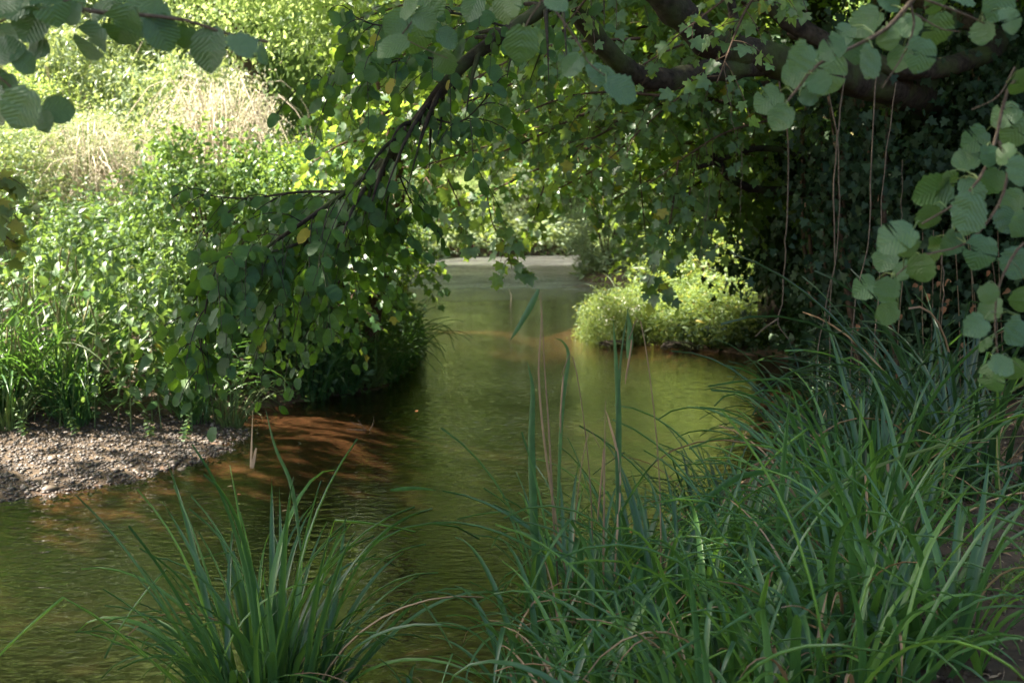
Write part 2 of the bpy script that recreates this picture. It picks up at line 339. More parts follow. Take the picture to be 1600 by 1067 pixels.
def lance(w=.17, rows=5, droop=.25, fold=.25):
    t = np.linspace(0, 1, rows); W = w*np.sin(np.pi*np.clip(t, .0, 1)**.75)*(1-.2*t); W[0] = .01; W[-1] = .004
    V = []; 
    for a, b in zip(t, W):
        for s in (-1, 0, 1): V.append((s*b, a, fold*abs(s)*b-droop*a*a))
    T = []
    for r in range(rows-1):
        for c in (0, 1):
            p = r*3+c; T += [(p, p+1, p+4), (p, p+4, p+3)]
    V = np.array(V); return V, np.array(T), np.column_stack([V[:, 0]/w, V[:, 1]])
L_lance = lance(.16, 4); L_nettle = lance(.25, 5, .35, .2); L_thin = lance(.06, 4, .3)
def hazel_leaf(seed, holes=False, tip=0.0):
    r = np.random.default_rng(seed); rows = 13
    t = np.linspace(0, 1, rows); prof = np.interp(t, [0, .04, .12, .3, .5, .68, .82, .92, 1], [.16, .30, .40, .475, .50, .46, .34, .16, .005])
    prof = prof*(1-tip*t**1.5*(1-t)*2.2)*(1-.12*tip)
    curl = r.uniform(.0, .42); foldv = r.uniform(.0, .34); tw = r.uniform(-.25, .25); V = []; UV = []
    for i, (a, b) in enumerate(zip(t, prof)):
        ser = 1+(.045 if i % 2 else -.03)+r.normal(0, .02)
        heart = .06 if i == 0 else (.03 if i == 1 else 0)
        for s in (-1, 0, 1):
            y = a - (heart if s else 0) + (.02 if (i % 2 and s) else 0)
            x = s*b*ser*(1+.06*r.normal() if s else 1)
            V.append((x, y, foldv*abs(x) - curl*a*a + tw*x*a + .015*r.normal())); UV.append((s*b/.5, a))
    T = []
    for k in range(rows-1):
        for c in (0, 1):
            p = k*3+c; T += [(p, p+1, p+4), (p, p+4, p+3)]
    if holes: T = [q for i, q in enumerate(T) if i not in (21, 22, 26)]
    return np.array(V, float), np.array(T), np.array(UV, float)
HZ = [hazel_leaf(s, holes=(s % 5 == 4)) for s in range(10)]

def mat4(pos, rot3, sc):
    M = np.eye(4); M[:3, :3] = rot3*np.asarray(sc)[None, :] if np.ndim(sc) else rot3*sc; M[:3, 3] = pos
    return Matrix(M.tolist())
def add_leaves(parent, meshes, pos, rot, sc, name="leaf"):
    """leaves as single objects sharing mesh data"""
    for k in range(len(pos)):
        obj(name, meshes[k % len(meshes)], parent, M=mat4(pos[k], rot[k], sc[k]))
ME_hazel = [mesh("hazel_leaf", *t[:2], M_hazel, uv=t[2]) for t in HZ]
ME_round = [mesh("round_leaf", *hazel_leaf(30+s, tip=.1+.09*s)[:2], M_bough, uv=hazel_leaf(30+s)[2]) for s in range(6)]
ME_maple = [mesh("maple_leaf", *fan(mirror([(0, .08), (.16, 0), (.46, .06+.01*s), (.34, .27), (.56, .50), (.50, .66), (.26, .58), (.22, .74), (0, 1.0)]), .05+.05*s, .1+.1*s)[:2], M_maple) for s in range(4)]
ME_spray = [mesh("maple_leaf", *L_maple[:2], M_herb)]
ME_nett = [mesh("nettle_leaf", *lance(.24+.02*s, 5, .2+.15*s, .2)[:2], M_nettle) for s in range(3)]

# ------------------------------------------------------------------ crowns, trees, shrubs
def limb_tubes(base, tips, r0, mid=.5, sides=5):
    out = []
    for tp in tips:
        tp = np.asarray(tp, float); m = base+(tp-base)*mid + np.array([rnd(-.1, .1), rnd(-.1, .1), .12])*np.linalg.norm(tp-base)
        out.append(tube(smooth_path([base, m, tp], 7), r0*rnd(.6, 1), .012, sides, .05))
    return out
def crown_mesh(name, tpl, mat, nclump, per, leaf, seed, flat=.8, shell=.35, csize=.36):
    """a crown of unit radius: clumps of leaves scattered over drooping sprays"""
    r = np.random.default_rng(seed)
    u = norm(r.normal(size=(nclump, 3))); rad = r.uniform(shell, 1, nclump)**.6; C = u*rad[:, None]
    C[:, 2] *= np.where(C[:, 2] < 0, .75, 1.0)
    # each clump is a set of sprays radiating outwards and down
    nsp = 7; idx = np.repeat(np.arange(nclump), nsp)
    dirs = norm(r.normal(size=(len(idx), 3))*[1, 1, .35] + u[idx]*.7 - [0, 0, .15])
    m = max(per//nsp, 3); t = np.tile(np.linspace(.1, 1, m), len(idx)); idl = np.repeat(np.arange(len(idx)), m)
    L = csize*r.uniform(.6, 1.25, len(idx))
    pos = C[idx][idl] + dirs[idl]*(t*L[idl])[:, None] - np.array([0, 0, 1])*(t**2*L[idl]*.18)[:, None] + r.normal(0, .022, (len(idl), 3))
    d = norm(dirs[idl] + r.normal(0, .9, (len(idl), 3)) - [0, 0, .15])
    n = norm(r.normal(0, flat, (len(idl), 3)) + [0, 0, 1] + u[idx][idl]*.35)
    V, T, _ = scatter(tpl, pos, frames(d, n), leaf*r.uniform(.7, 1.3, len(idl)))
    return mesh(name, V, T, mat), C
CR = {}
for key, tpl, mat, nc, per, leaf in (("a", L_simple, M_tree, 420, 63, .032), ("b", L_simple, M_tree_y, 420, 63, .032), ("c", L_simple, M_tree, 400, 63, .035),
                                     ("w", L_lance, M_willow, 300, 56, .065), ("p", L_simple, M_pale, 300, 56, .028)):
    CR[key] = crown_mesh("crown", tpl, mat, nc, per, leaf, 100+ord(key))
TRUNKS = {}
def trunk_mesh(seed, mat=M_bark2):
    r = np.random.default_rng(seed)
    p = smooth_path([(0, 0, -.05), (r.normal(0, .02), r.normal(0, .02), .3), (r.normal(0, .05), r.normal(0, .05), .62), (r.normal(0, .07), r.normal(0, .07), .9)], 10)
    parts = [tube(p, .028, .006, 8, .06)]
    for k in range(9):
        j = r.integers(3, 9); a = r.uniform(0, 2*math.pi); l = r.uniform(.18, .34)
        q = p[j]; e = q+np.array([math.cos(a)*l, math.sin(a)*l, l*r.uniform(.3, .9)]); m = (q+e)/2+[0, 0, .03]
        parts.append(tube(smooth_path([q, m, e], 6), .011, .002, 5, .05))
    return mesh("trunk", *cat_(parts), mat)
TR = [trunk_mesh(s) for s in range(4)]
def tree(name, x, y, h, rad, key, label, group, zlow=.42, cat="tree"):
    t = empty(name, (x, y, hz(x, y)), label, cat, group); t.rotation_euler = (0, 0, rnd(0, 6.28))
    o = obj("trunk", TR[int(rnd(0, 3.99))], t); o.scale = (h, h, h)
    c = obj("crown", CR[key][0], t); c.location = (0, 0, h*(zlow+1)/2); c.scale = (rad, rad*rnd(.9, 1.1), h*(1-zlow)/2*1.1); c.rotation_euler = (0, 0, rnd(0, 6.28))
    return t
# tall trees that close the view
k = 0
for (y, xs, h) in ((33, (-21, -15.5, -10.5), 10), (37, (-24, -18, -12.5, -7.5), 12), (33, (9.5, 14, 19), 12), (42, (-27, -20, -14, -9), 14), (44, (7.5, 12, 17, 23), 13),
                   (72, (-22, -15, -9, -3, 3, 9, 15, 22), 17), (95, (-44, -33, -22, -12, -2, 8, 18, 29, 40), 21), (25, (8.5, 13), 11)):
    for x in xs:
        k += 1; key = "abcb"[k % 4]
        x2, y2 = x+rnd(-1, 1), y+rnd(-1.5, 1.5)
        if x < -5 and y < 45: lab, g = "sunlit green tree standing behind the left bank undergrowth", "trees behind the left bank"
        elif y > 60: lab, g = "tall bright tree closing the far end of the river", "trees at the far end of the river"
        else: lab, g = "leafy tree standing behind the shaded right bank", "trees behind the right bank"
        tree("tree", x2, y2, (1.85 if y > 30 else 1.45)*h*rnd(.85, 1.15), h*.40*rnd(.9, 1.15), key, lab, g, zlow=-.02)

for (x, y, h, r_, key, lab) in ((-6.4, 29.5, 15, 4.6, "b", "bright tall tree leaning over the river from the left bank"), (6.8, 27.5, 15, 4.4, "a", "tall tree leaning over the river behind the sunlit herbs"), (-13, 31, 13, 3.8, "b", "bright young tree rising behind the bleached shrubs")):
    tree("tree", x, y, h, r_, key, lab, None, zlow=.30)
CR["s"] = crown_mesh("crown", L_maple, M_tree, 34, 56, .055, 777, csize=.4)  # sparse crown for two unseen trees added to throw dappled shade on the nettles
tree("tree", -9.9, 12.3, 9.5, 2.6, "s", "unseen thin crowned tree added left of view to dapple the nettles", None, zlow=.45)
tree("tree", -11.5, 16.5, 10.5, 2.8, "s", "second unseen thin crowned tree added to dapple the nettles from farther back", None, zlow=.45)
# shrubs: crown reaching the ground, several stems
def shrub_stems(seed):
    r = np.random.default_rng(seed); parts = []
    for k in range(14):
        a = r.uniform(0, 6.28); l = r.uniform(.4, 1); e = np.array([math.cos(a)*l*.8, math.sin(a)*l*.8, r.uniform(.8, 1.5)])
        parts.append(tube(smooth_path([(r.normal(0, .08), r.normal(0, .08), -.1), e*[.4, .4, .55], e], 7), .022, .005, 5, .05))
    return parts
ME_stems = [mesh("stems", *cat_(shrub_stems(s)), M_bark2) for s in range(2)]
ME_pstems = [mesh("stems", *cat_(shrub_stems(5+s)+shrub_stems(15+s)), M_paletw) for s in range(2)]
def shrub(name, x, y, rad, h, key, label, group=None, pale=False, cat="shrub"):
    t = empty(name, (x, y, hz(x, y)), label, cat, group); t.rotation_euler = (0, 0, rnd(0, 6.28))
    s = obj("stems", (ME_pstems if pale else ME_stems)[int(rnd(0, 1.99))], t); s.scale = (rad, rad, h*.62)
    c = obj("foliage", CR[key][0], t); c.location = (0, 0, h*.47); c.scale = (rad, rad*rnd(.9, 1.1), h*.55); c.rotation_euler = (0, 0, rnd(0, 6.28))
    return t

# far and middle-distance shrubs
CR["h"] = crown_mesh("foliage", L_lance, M_herb, 80, 56, .13, 301, csize=.85)
CR["n"] = crown_mesh("foliage", L_nettle, M_nettle, 200, 49, .075, 302)
CR["d"] = crown_mesh("foliage", L_ivy, M_ivy, 260, 56, .058, 303)
CR["m"] = crown_mesh("crown", L_maple, M_maple, 260, 63, .040, 304, flat=.6)
# shaded evergreen mass on the right bank, behind the ivy
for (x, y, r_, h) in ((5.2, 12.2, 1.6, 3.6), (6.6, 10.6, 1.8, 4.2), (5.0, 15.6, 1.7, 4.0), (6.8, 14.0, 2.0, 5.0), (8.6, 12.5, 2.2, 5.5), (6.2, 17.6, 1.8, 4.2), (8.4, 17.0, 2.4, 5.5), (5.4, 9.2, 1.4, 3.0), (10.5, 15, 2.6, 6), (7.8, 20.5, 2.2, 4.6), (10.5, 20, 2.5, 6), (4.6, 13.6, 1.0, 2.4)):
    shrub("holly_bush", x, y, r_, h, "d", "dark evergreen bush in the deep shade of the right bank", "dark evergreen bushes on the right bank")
for (x, y, r_, h, key) in ((-8.6, 23.4, 2.2, 2.9, "w"), (-11.5, 24, 2.4, 4.0, "a"), (-9.8, 21.0, 1.5, 2.4, "w"), (-4.0, 23.5, 1.2, 2.6, "w"), (-7.0, 25.2, 1.8, 4.6, "w"), (-10.2, 26.5, 2.2, 5.2, "w"), (-7.3, 27.5, 2.2, 3.8, "b"), (-5.0, 29, 1.9, 3.2, "w"), (-13.6, 20, 2, 3.2, "b"), (-9.6, 29, 2.6, 5.0, "b"), (-15, 26, 3, 5, "b"), (-6.4, 33, 2.2, 3.8, "w"),
                           (-4.3, 25.5, 1.3, 1.9, "w")):
    shrub("shrub", x, y, r_, h, key, "sunlit pale green shrub beyond the nettles on the left bank", "sunlit shrubs beyond the nettles", pale=(key == "w"))
def twigs(t, n, rad, h):
    parts = []
    for k in range(n):
        a = rnd(0, 6.28); l = rad*rnd(.5, 1.2); z0 = h*rnd(.35, .8); e = np.array([math.cos(a)*l, math.sin(a)*l, z0*rnd(.7, 1.1)])
        parts.append(tube(smooth_path([(0, 0, h*.1), e*[.45, .45, 0]+[0, 0, z0*1.15], e+[0, 0, .1], e*[1.15, 1.15, .7]], 9), .014, .004, 4))
    obj("twigs", mesh("twigs", *cat_(parts), M_paletw), t)
t_ = shrub("twiggy_shrub", -5.7, 22.6, 1.45, 4.1, "p", "bleached cream shrub with arching dry twigs above the nettles", pale=True); twigs(t_, 130, 1.7, 4.2)
t_ = shrub("twiggy_shrub", -7.9, 21.5, 1.0, 2.7, "p", "smaller bleached shrub left of the big cream twiggy shrub", pale=True); twigs(t_, 60, 1.2, 2.8)
for (x, y, r_, h) in ((-5.2, 31, 1.2, 1.9), (-6.2, 36, 1.5, 2.4), (-6.9, 41, 1.5, 2.6), (-7.6, 46, 1.8, 3.2), (-7.3, 51, 1.6, 2.8)):
    shrub("willow_bush", x, y, r_, h, "w", "pale willow bush on the far stretch of the left bank", "willow bushes on the far left bank")
for (x, y, r_, h, key) in ((-6, 60, 2, 3.2, "w"), (-2.6, 61.5, 2.0, 3.4, "b"), (.4, 65, 2.2, 3.9, "w"), (3.6, 68, 2.3, 4.2, "b"), (7.5, 70, 2.5, 4.6, "w"), (-9, 57, 2.4, 4.2, "b"), (12, 72, 2.6, 5, "w")):
    shrub("shrub", x, y, r_, h, key, "hazy sunlit shrub at the far end where the river turns", "shrubs where the river turns")
shrub("willow_bush", 3.1, 37.0, 1.45, 2.6, "w", "rounded grey green bush overhanging the water on the far right bank")
shrub("willow_bush", 5.6, 34.5, 1.6, 2.3, "w", "sunlit low bush right of the rounded bush on the far right bank")
for i in range(46):
    a = i/45; x = -34+68*a+rnd(-.6, .6); y = 78+rnd(-3, 3)-18*abs(2*a-1)**1.5
    if -5 < x < 14 or True: shrub("shrub", x, y, 3.0, rnd(4, 6.5), "wbab"[i % 4], "hazy bush in the hedge line beyond the bend of the river", "bushes beyond the bend of the river")
for i in range(20):
    x = -30+rnd(0, 23); y = 30+rnd(0, 20); shrub("shrub", x, y, 2.4, rnd(3, 5), "wbba"[i % 4], "sunlit bush between the trees behind the left bank", "bushes between the trees behind the left bank")
for i in range(14):
    x = 8+rnd(0, 16); y = 24+rnd(0, 26); shrub("shrub", x, y, 2.4, rnd(3, 5), "bab"[i % 3], "leafy bush between the trees behind the right bank", "bushes between the trees behind the right bank")
for (x, y, r_, h, key) in ((6.0, 42, 2.0, 3.4, "w"), (8, 38, 2.2, 3.6, "b"), (7.4, 30, 1.9, 3.2, "b"), (5.6, 50, 2.0, 3.3, "b")):
    shrub("shrub", x, y, r_, h, key, "bright shrub behind the far right bank of the river", "shrubs behind the far right bank")

for (x, y, r_, h, key) in ((-2.75, 13.3, 1.0, 2.1, "n"), (-2.4, 14.7, 1.1, 2.4, "m"), (-3.5, 13.4, 1.1, 2.3, "n"), (-2.6, 16.4, .9, 1.9, "n"), (-3.0, 17.2, 1.3, 2.5, "m"), (-4.0, 15.0, 1.1, 1.9, "n"), (-3.2, 19.5, 1.4, 2.3, "m"), (-3.9, 22, 1.3, 2.2, "n"), (-5.6, 17.5, 1.3, 1.6, "n")):
    shrub("bank_shrub", x, y, r_, h, key, "leafy green bush crowding the left bank behind the arching bough", "bushes crowding the left bank")
# ------------------------------------------------------------------ nettles on the left bank
def nettle_data(r, h):
    lean = r.normal(0, .08, 2); n = 13
    z = np.linspace(.16, 1, n)**.9; z[-1] = 1
    def at(u): return np.array([lean[0]*u*u*h, lean[1]*u*u*h, u*h])
    stem = tube([at(u) for u in np.linspace(-.03, 1, 6)], .006, .002, 4)
    pos, dd, nn, sc = [], [], [], []
    for i, u in enumerate(z):
        a0 = (i % 2)*math.pi/2 + r.normal(0, .2); L = .165*(1-.55*max(0, (u-.45)/.55))*r.uniform(.85, 1.15)
        for s in (0, 1):
            a = a0+s*math.pi; up = -.45+1.2*(u > .93)+r.normal(0, .25)
            d = np.array([math.cos(a), math.sin(a), up]); pos.append(at(u)+norm(d)*.012); dd.append(d); nn.append(np.array([0, 0, 1])+r.normal(0, .38, 3)+.35*d); sc.append(L)
    pos = np.array(pos); rot = frames(np.array(dd), np.array(nn)); return stem, pos, rot, np.array(sc)
ND = []
for s in range(6):
    r = np.random.default_rng(500+s); h = 1.35
    st, p_, ro, sc_ = nettle_data(r, h)
    V, T, _ = scatter(L_nettle, p_, ro, sc_)
    ND.append((mesh("stem", *st, M_stem), p_, ro, sc_, mesh("foliage", V, T, M_nettle)))
def nettle(x, y, h, label, group, detail=False, name="nettle"):
    k = int(rnd(0, 5.99)); st, p_, ro, sc_, fo = ND[k]; s = h/1.35
    t = empty(name, (x, y, hz(x, y)-.02), label, "nettle", group); t.rotation_euler = (rnd(-.12, .12), rnd(-.12, .12), rnd(0, 6.28)); t.scale = (s**.5, s**.5, s)
    obj("stem", st, t)
    if detail: add_leaves(t, ME_nett, p_, ro, sc_)
    else: obj("foliage", fo, t)
    return t
pts = []
def spread(n, xr, yr, dmin, ok):
    out = []
    tries = 0
    while len(out) < n and tries < n*60:
        tries += 1; x, y = rnd(*xr), rnd(*yr)
        if ok(x, y) and all((x-a)**2+(y-b)**2 > dmin*dmin for a, b in out): out.append((x, y))
    return out
front = spread(26, (-6.2, -1.7), (10.45, 13.8), .24, lambda x, y: .25 < float(sdist(x, y)) and height(x, y) > .10 and (y < 12.2 or x > -3.2))
front += [(-3.85, 10.35), (-3.7, 10.55), (-3.5, 10.3), (-3.4, 10.6), (-3.6, 10.8), (-3.25, 10.4), (-3.2, 10.75), (-3.75, 10.95), (-4.1, 10.8), (-2.95, 10.35), (-3.45, 11.0)]
for (x, y) in front:
    nettle(x, y, rnd(1.25, 1.85), "leafy nettle in the sunlit front row above the gravel bar", "nettles in the front row", detail=True)
mid = spread(190, (-11, -1.8), (11.6, 18.5), .26, lambda x, y: float(sdist(x, y)) > .3 and x > -.62*y+.2)
for (x, y) in mid: nettle(x, y, rnd(1.05, 1.6), "green nettle in the dense patch on the left bank slope", "nettles in the dense patch")
back = spread(80, (-15, -2.4), (18, 25), .45, lambda x, y: float(sdist(x, y)) > .5 and x > -.62*y)
for (x, y) in back: nettle(x, y, rnd(1.2, 1.7), "distant nettle at the back of the patch near the shrubs", "nettles at the back of the patch").scale *= 1.15
# the low mass of leaves under the nettles, on both banks
def undergrowth(name, n, xr, yr, ok, tpl, mat, zr, leaf, label):
    x = rnd(*xr, n); y = rnd(*yr, n); m = ok(x, y); x, y = x[m], y[m]
    z = height(x, y)+rnd(0, 1, len(x))**1.2*zr
    pos = np.column_stack([x, y, z]); d = rng.normal(0, 1, (len(x), 3))*[1, 1, .5]; nn = rng.normal(0, .75, (len(x), 3))+[0, 0, 1]
    V, T, _ = scatter(tpl, pos, frames(d, nn), leaf*rnd(.6, 1.4, len(x)))
    tag(obj(name, mesh(name, V, T, mat)), label, kind="stuff")
undergrowth("undergrowth", 36000, (-16, -1.2), (10.3, 27), lambda x, y: (sdist(x, y) > .08) & (height(x, y) > .1) & (x > -.6*y), L_nettle, M_nettle, .5, .10, "low tangled green leaves under the nettles on the left bank")
undergrowth("undergrowth", 14000, (-3.6, -.9), (11.5, 19), lambda x, y: (sdist(x, y) > -.12) & (sdist(x, y) < .8), L_nettle, M_nettle, .6, .09, "leafy fringe overhanging the water's edge on the left bank")
undergrowth("undergrowth", 16000, (-8, -2.0), (24, 55), lambda x, y: (sdist(x, y) > -.1) & (sdist(x, y) < 3), L_lance, M_willow, .5, .2, "pale low growth along the far left water's edge")
undergrowth("undergrowth", 30000, (-14, 26), (52, 72), lambda x, y: (sdist(x, y) > -.2) & (sdist(x, y) < 9), L_lance, M_willow, 1.3, .4, "pale low growth on the bank where the river turns")
undergrowth("undergrowth", 40000, (-9, 9), (47, 66), lambda x, y: (sdist(x, y) > -.3) & (sdist(x, y) < 2.5), L_lance, M_willow, .9, .35, "pale reeds and leaves lining the far bend of the river")
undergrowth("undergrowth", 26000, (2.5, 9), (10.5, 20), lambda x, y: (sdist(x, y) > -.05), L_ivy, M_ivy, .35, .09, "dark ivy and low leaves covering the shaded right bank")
undergrowth("undergrowth", 30000, (1.5, 8), (17, 31), lambda x, y: (sdist(x, y) > -.05), L_lance, M_herb, .45, .13, "sunlit yellow green low plants on the right bank")
undergrowth("undergrowth", 14000, (1.5, 12), (29, 60), lambda x, y: (sdist(x, y) > -.1) & (sdist(x, y) < 5), L_lance, M_willow, .6, .25, "pale low growth along the far right water's edge")

# ------------------------------------------------------------------ sedge blades and tussocks
def blade(bend, kink=None, seed=0, n=12, L=1.0, wid=.5):
    """keeled ribbon of unit length, half width .5 before scaling in Y; rises along Z and bends towards +X"""
    r = np.random.default_rng(seed); t = np.linspace(0, 1, n)
    th = bend*t**1.7
    if kink: th = th + (t > kink)*r.uniform(.9, 1.9)
    ds = 1/(n-1); x = np.concatenate([[0], np.cumsum(np.sin(th[:-1])*ds)]); z = np.concatenate([[0], np.cumsum(np.cos(th[:-1])*ds)])
    w_ = wid*np.minimum(1, .55+t*2.2)*(1-t**2.6)+.01; yo = .05*np.sin(t*3+seed)*0
    V = []; 
    for i in range(n):
        nx_, nz_ = math.cos(th[i]), -math.sin(th[i])
        for s in (-1, 0, 1): V.append((x[i]-nx_*.006*abs(s), s*w_[i], z[i]-nz_*.006*abs(s)))
    T = []
    for k in range(n-1):
        for c in (0, 1):
            p = k*3+c; T += [(p, p+1, p+4), (p, p+4, p+3)]
    return np.array(V), np.array(T)
BL = [blade(b, kk, 7*i) for i, (b, kk) in enumerate([(.25, None), (.5, None), (.7, None), (.95, None), (1.2, None), (1.45, None), (1.7, None), (2.0, None), (2.35, None), (2.7, None), (.5, .72), (.8, .6)])]
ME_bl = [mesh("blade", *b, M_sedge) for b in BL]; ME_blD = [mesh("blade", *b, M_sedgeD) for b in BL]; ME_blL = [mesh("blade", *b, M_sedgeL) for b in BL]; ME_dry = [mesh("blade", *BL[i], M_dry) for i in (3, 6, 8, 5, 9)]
def blade_mats(n, h, width, base_r, upright, dirang=None, dirw=0.0):
    """random placements: list of (shape index, matrix)"""
    out = []
    for k in range(n):
        rr = base_r*math.sqrt(rnd(0, 1)); a = rnd(0, 6.283); bx_, by_ = rr*math.cos(a), rr*math.sin(a)
        az = a+rng.normal(0, .6)
        if dirang is not None and rnd(0, 1) < dirw: az = dirang+rng.normal(0, .5)
        outer = rr/base_r; L = h*(rnd(.6, 1.2) if rnd(0, 1) < .8 else rnd(1.1, 1.6))
        b = int(np.clip(rng.normal(3.0+4.8*outer*(1-upright)+.8, 2.1), 0, 9)) if rnd(0, 1) > .1 else 10+int(rnd(0, 1.99))
        tilt = rnd(.0, .62)*(.25+outer)
        Rm = Matrix.Rotation(az, 4, 'Z') @ Matrix.Rotation(tilt, 4, 'Y') @ Matrix.Rotation(rng.normal(0, .45), 4, 'Z')
        out.append((b, Matrix.Translation((bx_, by_, -.02)) @ Rm @ Matrix.Diagonal((L, width*rnd(.7, 1.25), L, 1))))
    return out
def spike_mesh(mat, seed, L=.14, r0=.0035):
    r = np.random.default_rng(seed); n = 14; t = np.linspace(0, 1, n)
    p = np.column_stack([.012*np.sin(t*2.5+seed), .01*np.cos(t*2+seed), -t*L])
    rad = r0*np.interp(t, [0, .08, .3, .85, 1], [.3, .8, 1, .9, .25])*(1+.18*(np.arange(n) % 2))
    V, T = tube(p, 0, 0, 7, .10, radii=rad); return mesh("spike", V, T, mat)
ME_sp = [spike_mesh(M_spike, s) for s in range(3)]; ME_spD = [spike_mesh(M_spikeD, s+5, .14) for s in range(2)]
def stalk(parent, pts, spikes, mat=M_stem, r0=.0032, spl=1.0, ripe=False, world=True):
    """a flowering stalk in world coordinates with spikes hanging at the given fractions"""
    off = np.array(parent.location) if world else 0
    p = smooth_path(np.array(pts)-off, 14)
    s = obj("flower_stalk", mesh("flower_stalk", *tube(p, r0, r0*.45, 5), mat), parent)
    for (u, l) in spikes:
        q = p[int(round(u*13))]; m = (ME_spD if ripe else ME_sp)[int(rnd(0, 1.99))]
        e = obj("spike", m, s, M=Matrix.Translation(q) @ Matrix.Rotation(rnd(0, 6), 4, 'Z') @ Matrix.Rotation(rnd(-.08, .08), 4, 'X') @ Matrix.Diagonal((1.0, 1.0, l*spl/.14, 1)))
    return s
def tussock(x, y, h, n,  base_r, label, width=.026, dark=False, upright=.35, dirang=None, dirw=0, dry=.07, z=None, name="sedge_tussock", group=None):
    t = empty(name, (x, y, hz(x, y) if z is None else z), label, "sedge", group); n = int(n*.64); h = h*1.10
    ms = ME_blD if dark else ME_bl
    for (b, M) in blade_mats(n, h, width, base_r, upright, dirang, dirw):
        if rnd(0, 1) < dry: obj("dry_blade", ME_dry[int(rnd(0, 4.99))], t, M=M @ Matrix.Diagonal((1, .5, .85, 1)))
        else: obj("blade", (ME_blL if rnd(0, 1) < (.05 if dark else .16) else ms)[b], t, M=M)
    return t
def hero(parent, pxs, D, wpx, mat=M_sedge, D2=None, name="blade"):
    """one blade along a path of photograph pixels; depth runs from D to D2 along it"""
    D2 = D2 or D; off = np.array(parent.location)
    n0 = len(pxs); Ds = np.linspace(D, D2, n0)
    p = smooth_path([P(a, b, d)-off for (a, b), d in zip(pxs, Ds)], 14)
    d = norm(np.gradient(p, axis=0)); t = np.linspace(0, 1, 14); wd = wpx/F*D/2*np.minimum(1, .4+t*2.2)*(1-t**1.9)+.0004
    side = norm(np.cross(d, np.array([0.25, 1, .3]))); V = []
    nrm = np.cross(side, d)
    for i in range(14):
        for s in (-1, 0, 1): V.append(p[i]+side[i]*s*wd[i]+nrm[i]*abs(s)*wd[i]*.35)
    T = []
    for k in range(13):
        for c in (0, 1):
            q = k*3+c; T += [(q, q+1, q+4), (q, q+4, q+3)]
    return obj(name, mesh(name, np.array(V), np.array(T), mat), parent)

T1 = tussock(-.95, 4.35, .76, 210, .20, width=.029, label= "broad sedge tussock standing alone in the water at lower left", upright=.95, z=-.02)
T1b = tussock(-1.12, 4.5, .5, 50, .14, "low arching sedge clump left behind the lone lower left tussock", upright=.2, z=-.02)
T2 = tussock(.27, 4.5, .66, 130, .20, "tall upright sedge tussock near the centre with ripe flower stalks", upright=.6)
T3 = tussock(.62, 4.25, .64, 130, .2, "sedge tussock just right of the tall central flower stalks", upright=.45)
T4 = tussock(.62, 5.4, .46, 110, .22, "sedge tussock on the water's edge behind the central tussocks", upright=.4)
T5 = tussock(1.05, 4.9, .64, 140, .24, "sedge tussock with bright arching blades right of centre", upright=.3)
T6 = tussock(1.38, 4.35, .78, 130, .24, "near sedge tussock leaning over the bare soil at lower right", upright=.25, dirang=3.0, dirw=.3)
T7 = tussock(1.20, 6.2, .48, 110, .24, "dark sedge clump with fine blades reaching left over the water", width=.016, dark=True, upright=.2, dirang=3.14, dirw=.5)
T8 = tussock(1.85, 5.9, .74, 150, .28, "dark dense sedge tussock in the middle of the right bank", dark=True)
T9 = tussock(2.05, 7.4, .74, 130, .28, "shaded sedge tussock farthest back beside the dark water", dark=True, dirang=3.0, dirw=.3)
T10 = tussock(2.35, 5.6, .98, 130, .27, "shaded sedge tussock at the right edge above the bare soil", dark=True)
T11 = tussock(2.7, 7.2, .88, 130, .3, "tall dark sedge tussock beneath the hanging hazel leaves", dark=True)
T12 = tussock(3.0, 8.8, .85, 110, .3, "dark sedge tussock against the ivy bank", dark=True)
T13 = tussock(.16, 4.05, .46, 70, .18, "short sedge clump at the bottom left of the central tussocks", upright=.2, dry=.12)
T14 = tussock(.72, 3.62, .58, 130, .24, "nearest sedge clump at the bottom edge with dry brown blades", upright=.15, dry=.12)
T15 = tussock(1.16, 3.72, .60, 120, .24, "nearest sedge clump at the bottom edge beside the soil patch", upright=.15, dry=.08)
T16 = tussock(-.35, 4.1, .38, 36, .14, "sparse low sedge clump with dry blades at the bottom centre", upright=.1, dry=.25, z=-.02)
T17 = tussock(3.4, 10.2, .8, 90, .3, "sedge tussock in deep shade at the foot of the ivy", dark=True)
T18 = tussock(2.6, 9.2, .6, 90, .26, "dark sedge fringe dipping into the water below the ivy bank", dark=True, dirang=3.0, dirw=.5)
T19 = tussock(.34, 3.55, .50, 110, .22, "nearest sedge clump at the bottom edge left of the dry brown blades", upright=.15, dry=.10)
T22 = tussock(.10, 3.35, .42, 50, .2, "half hidden sedge clump at the very bottom of the picture near the centre", upright=.1, dry=.12)
T23 = tussock(.98, 3.3, .62, 120, .22, "half hidden sedge clump at the very bottom right of the dry blades", upright=.1, dry=.10)
T24 = tussock(.58, 3.25, .60, 110, .22, "half hidden sedge clump at the very bottom below the dry blades", upright=.1, dry=.12)
T25 = tussock(1.35, 3.6, .62, 90, .2, "last sedge clump before the bare soil in the bottom right corner", upright=.1, dirang=2.8, dirw=.4)
T20 = tussock(1.62, 5.1, .72, 120, .25, "sedge tussock between the dark dense one and the bare soil", upright=.25)
T21 = tussock(1.02, 4.15, .62, 90, .24, "sedge tussock filling the middle of the near right bank", upright=.2)

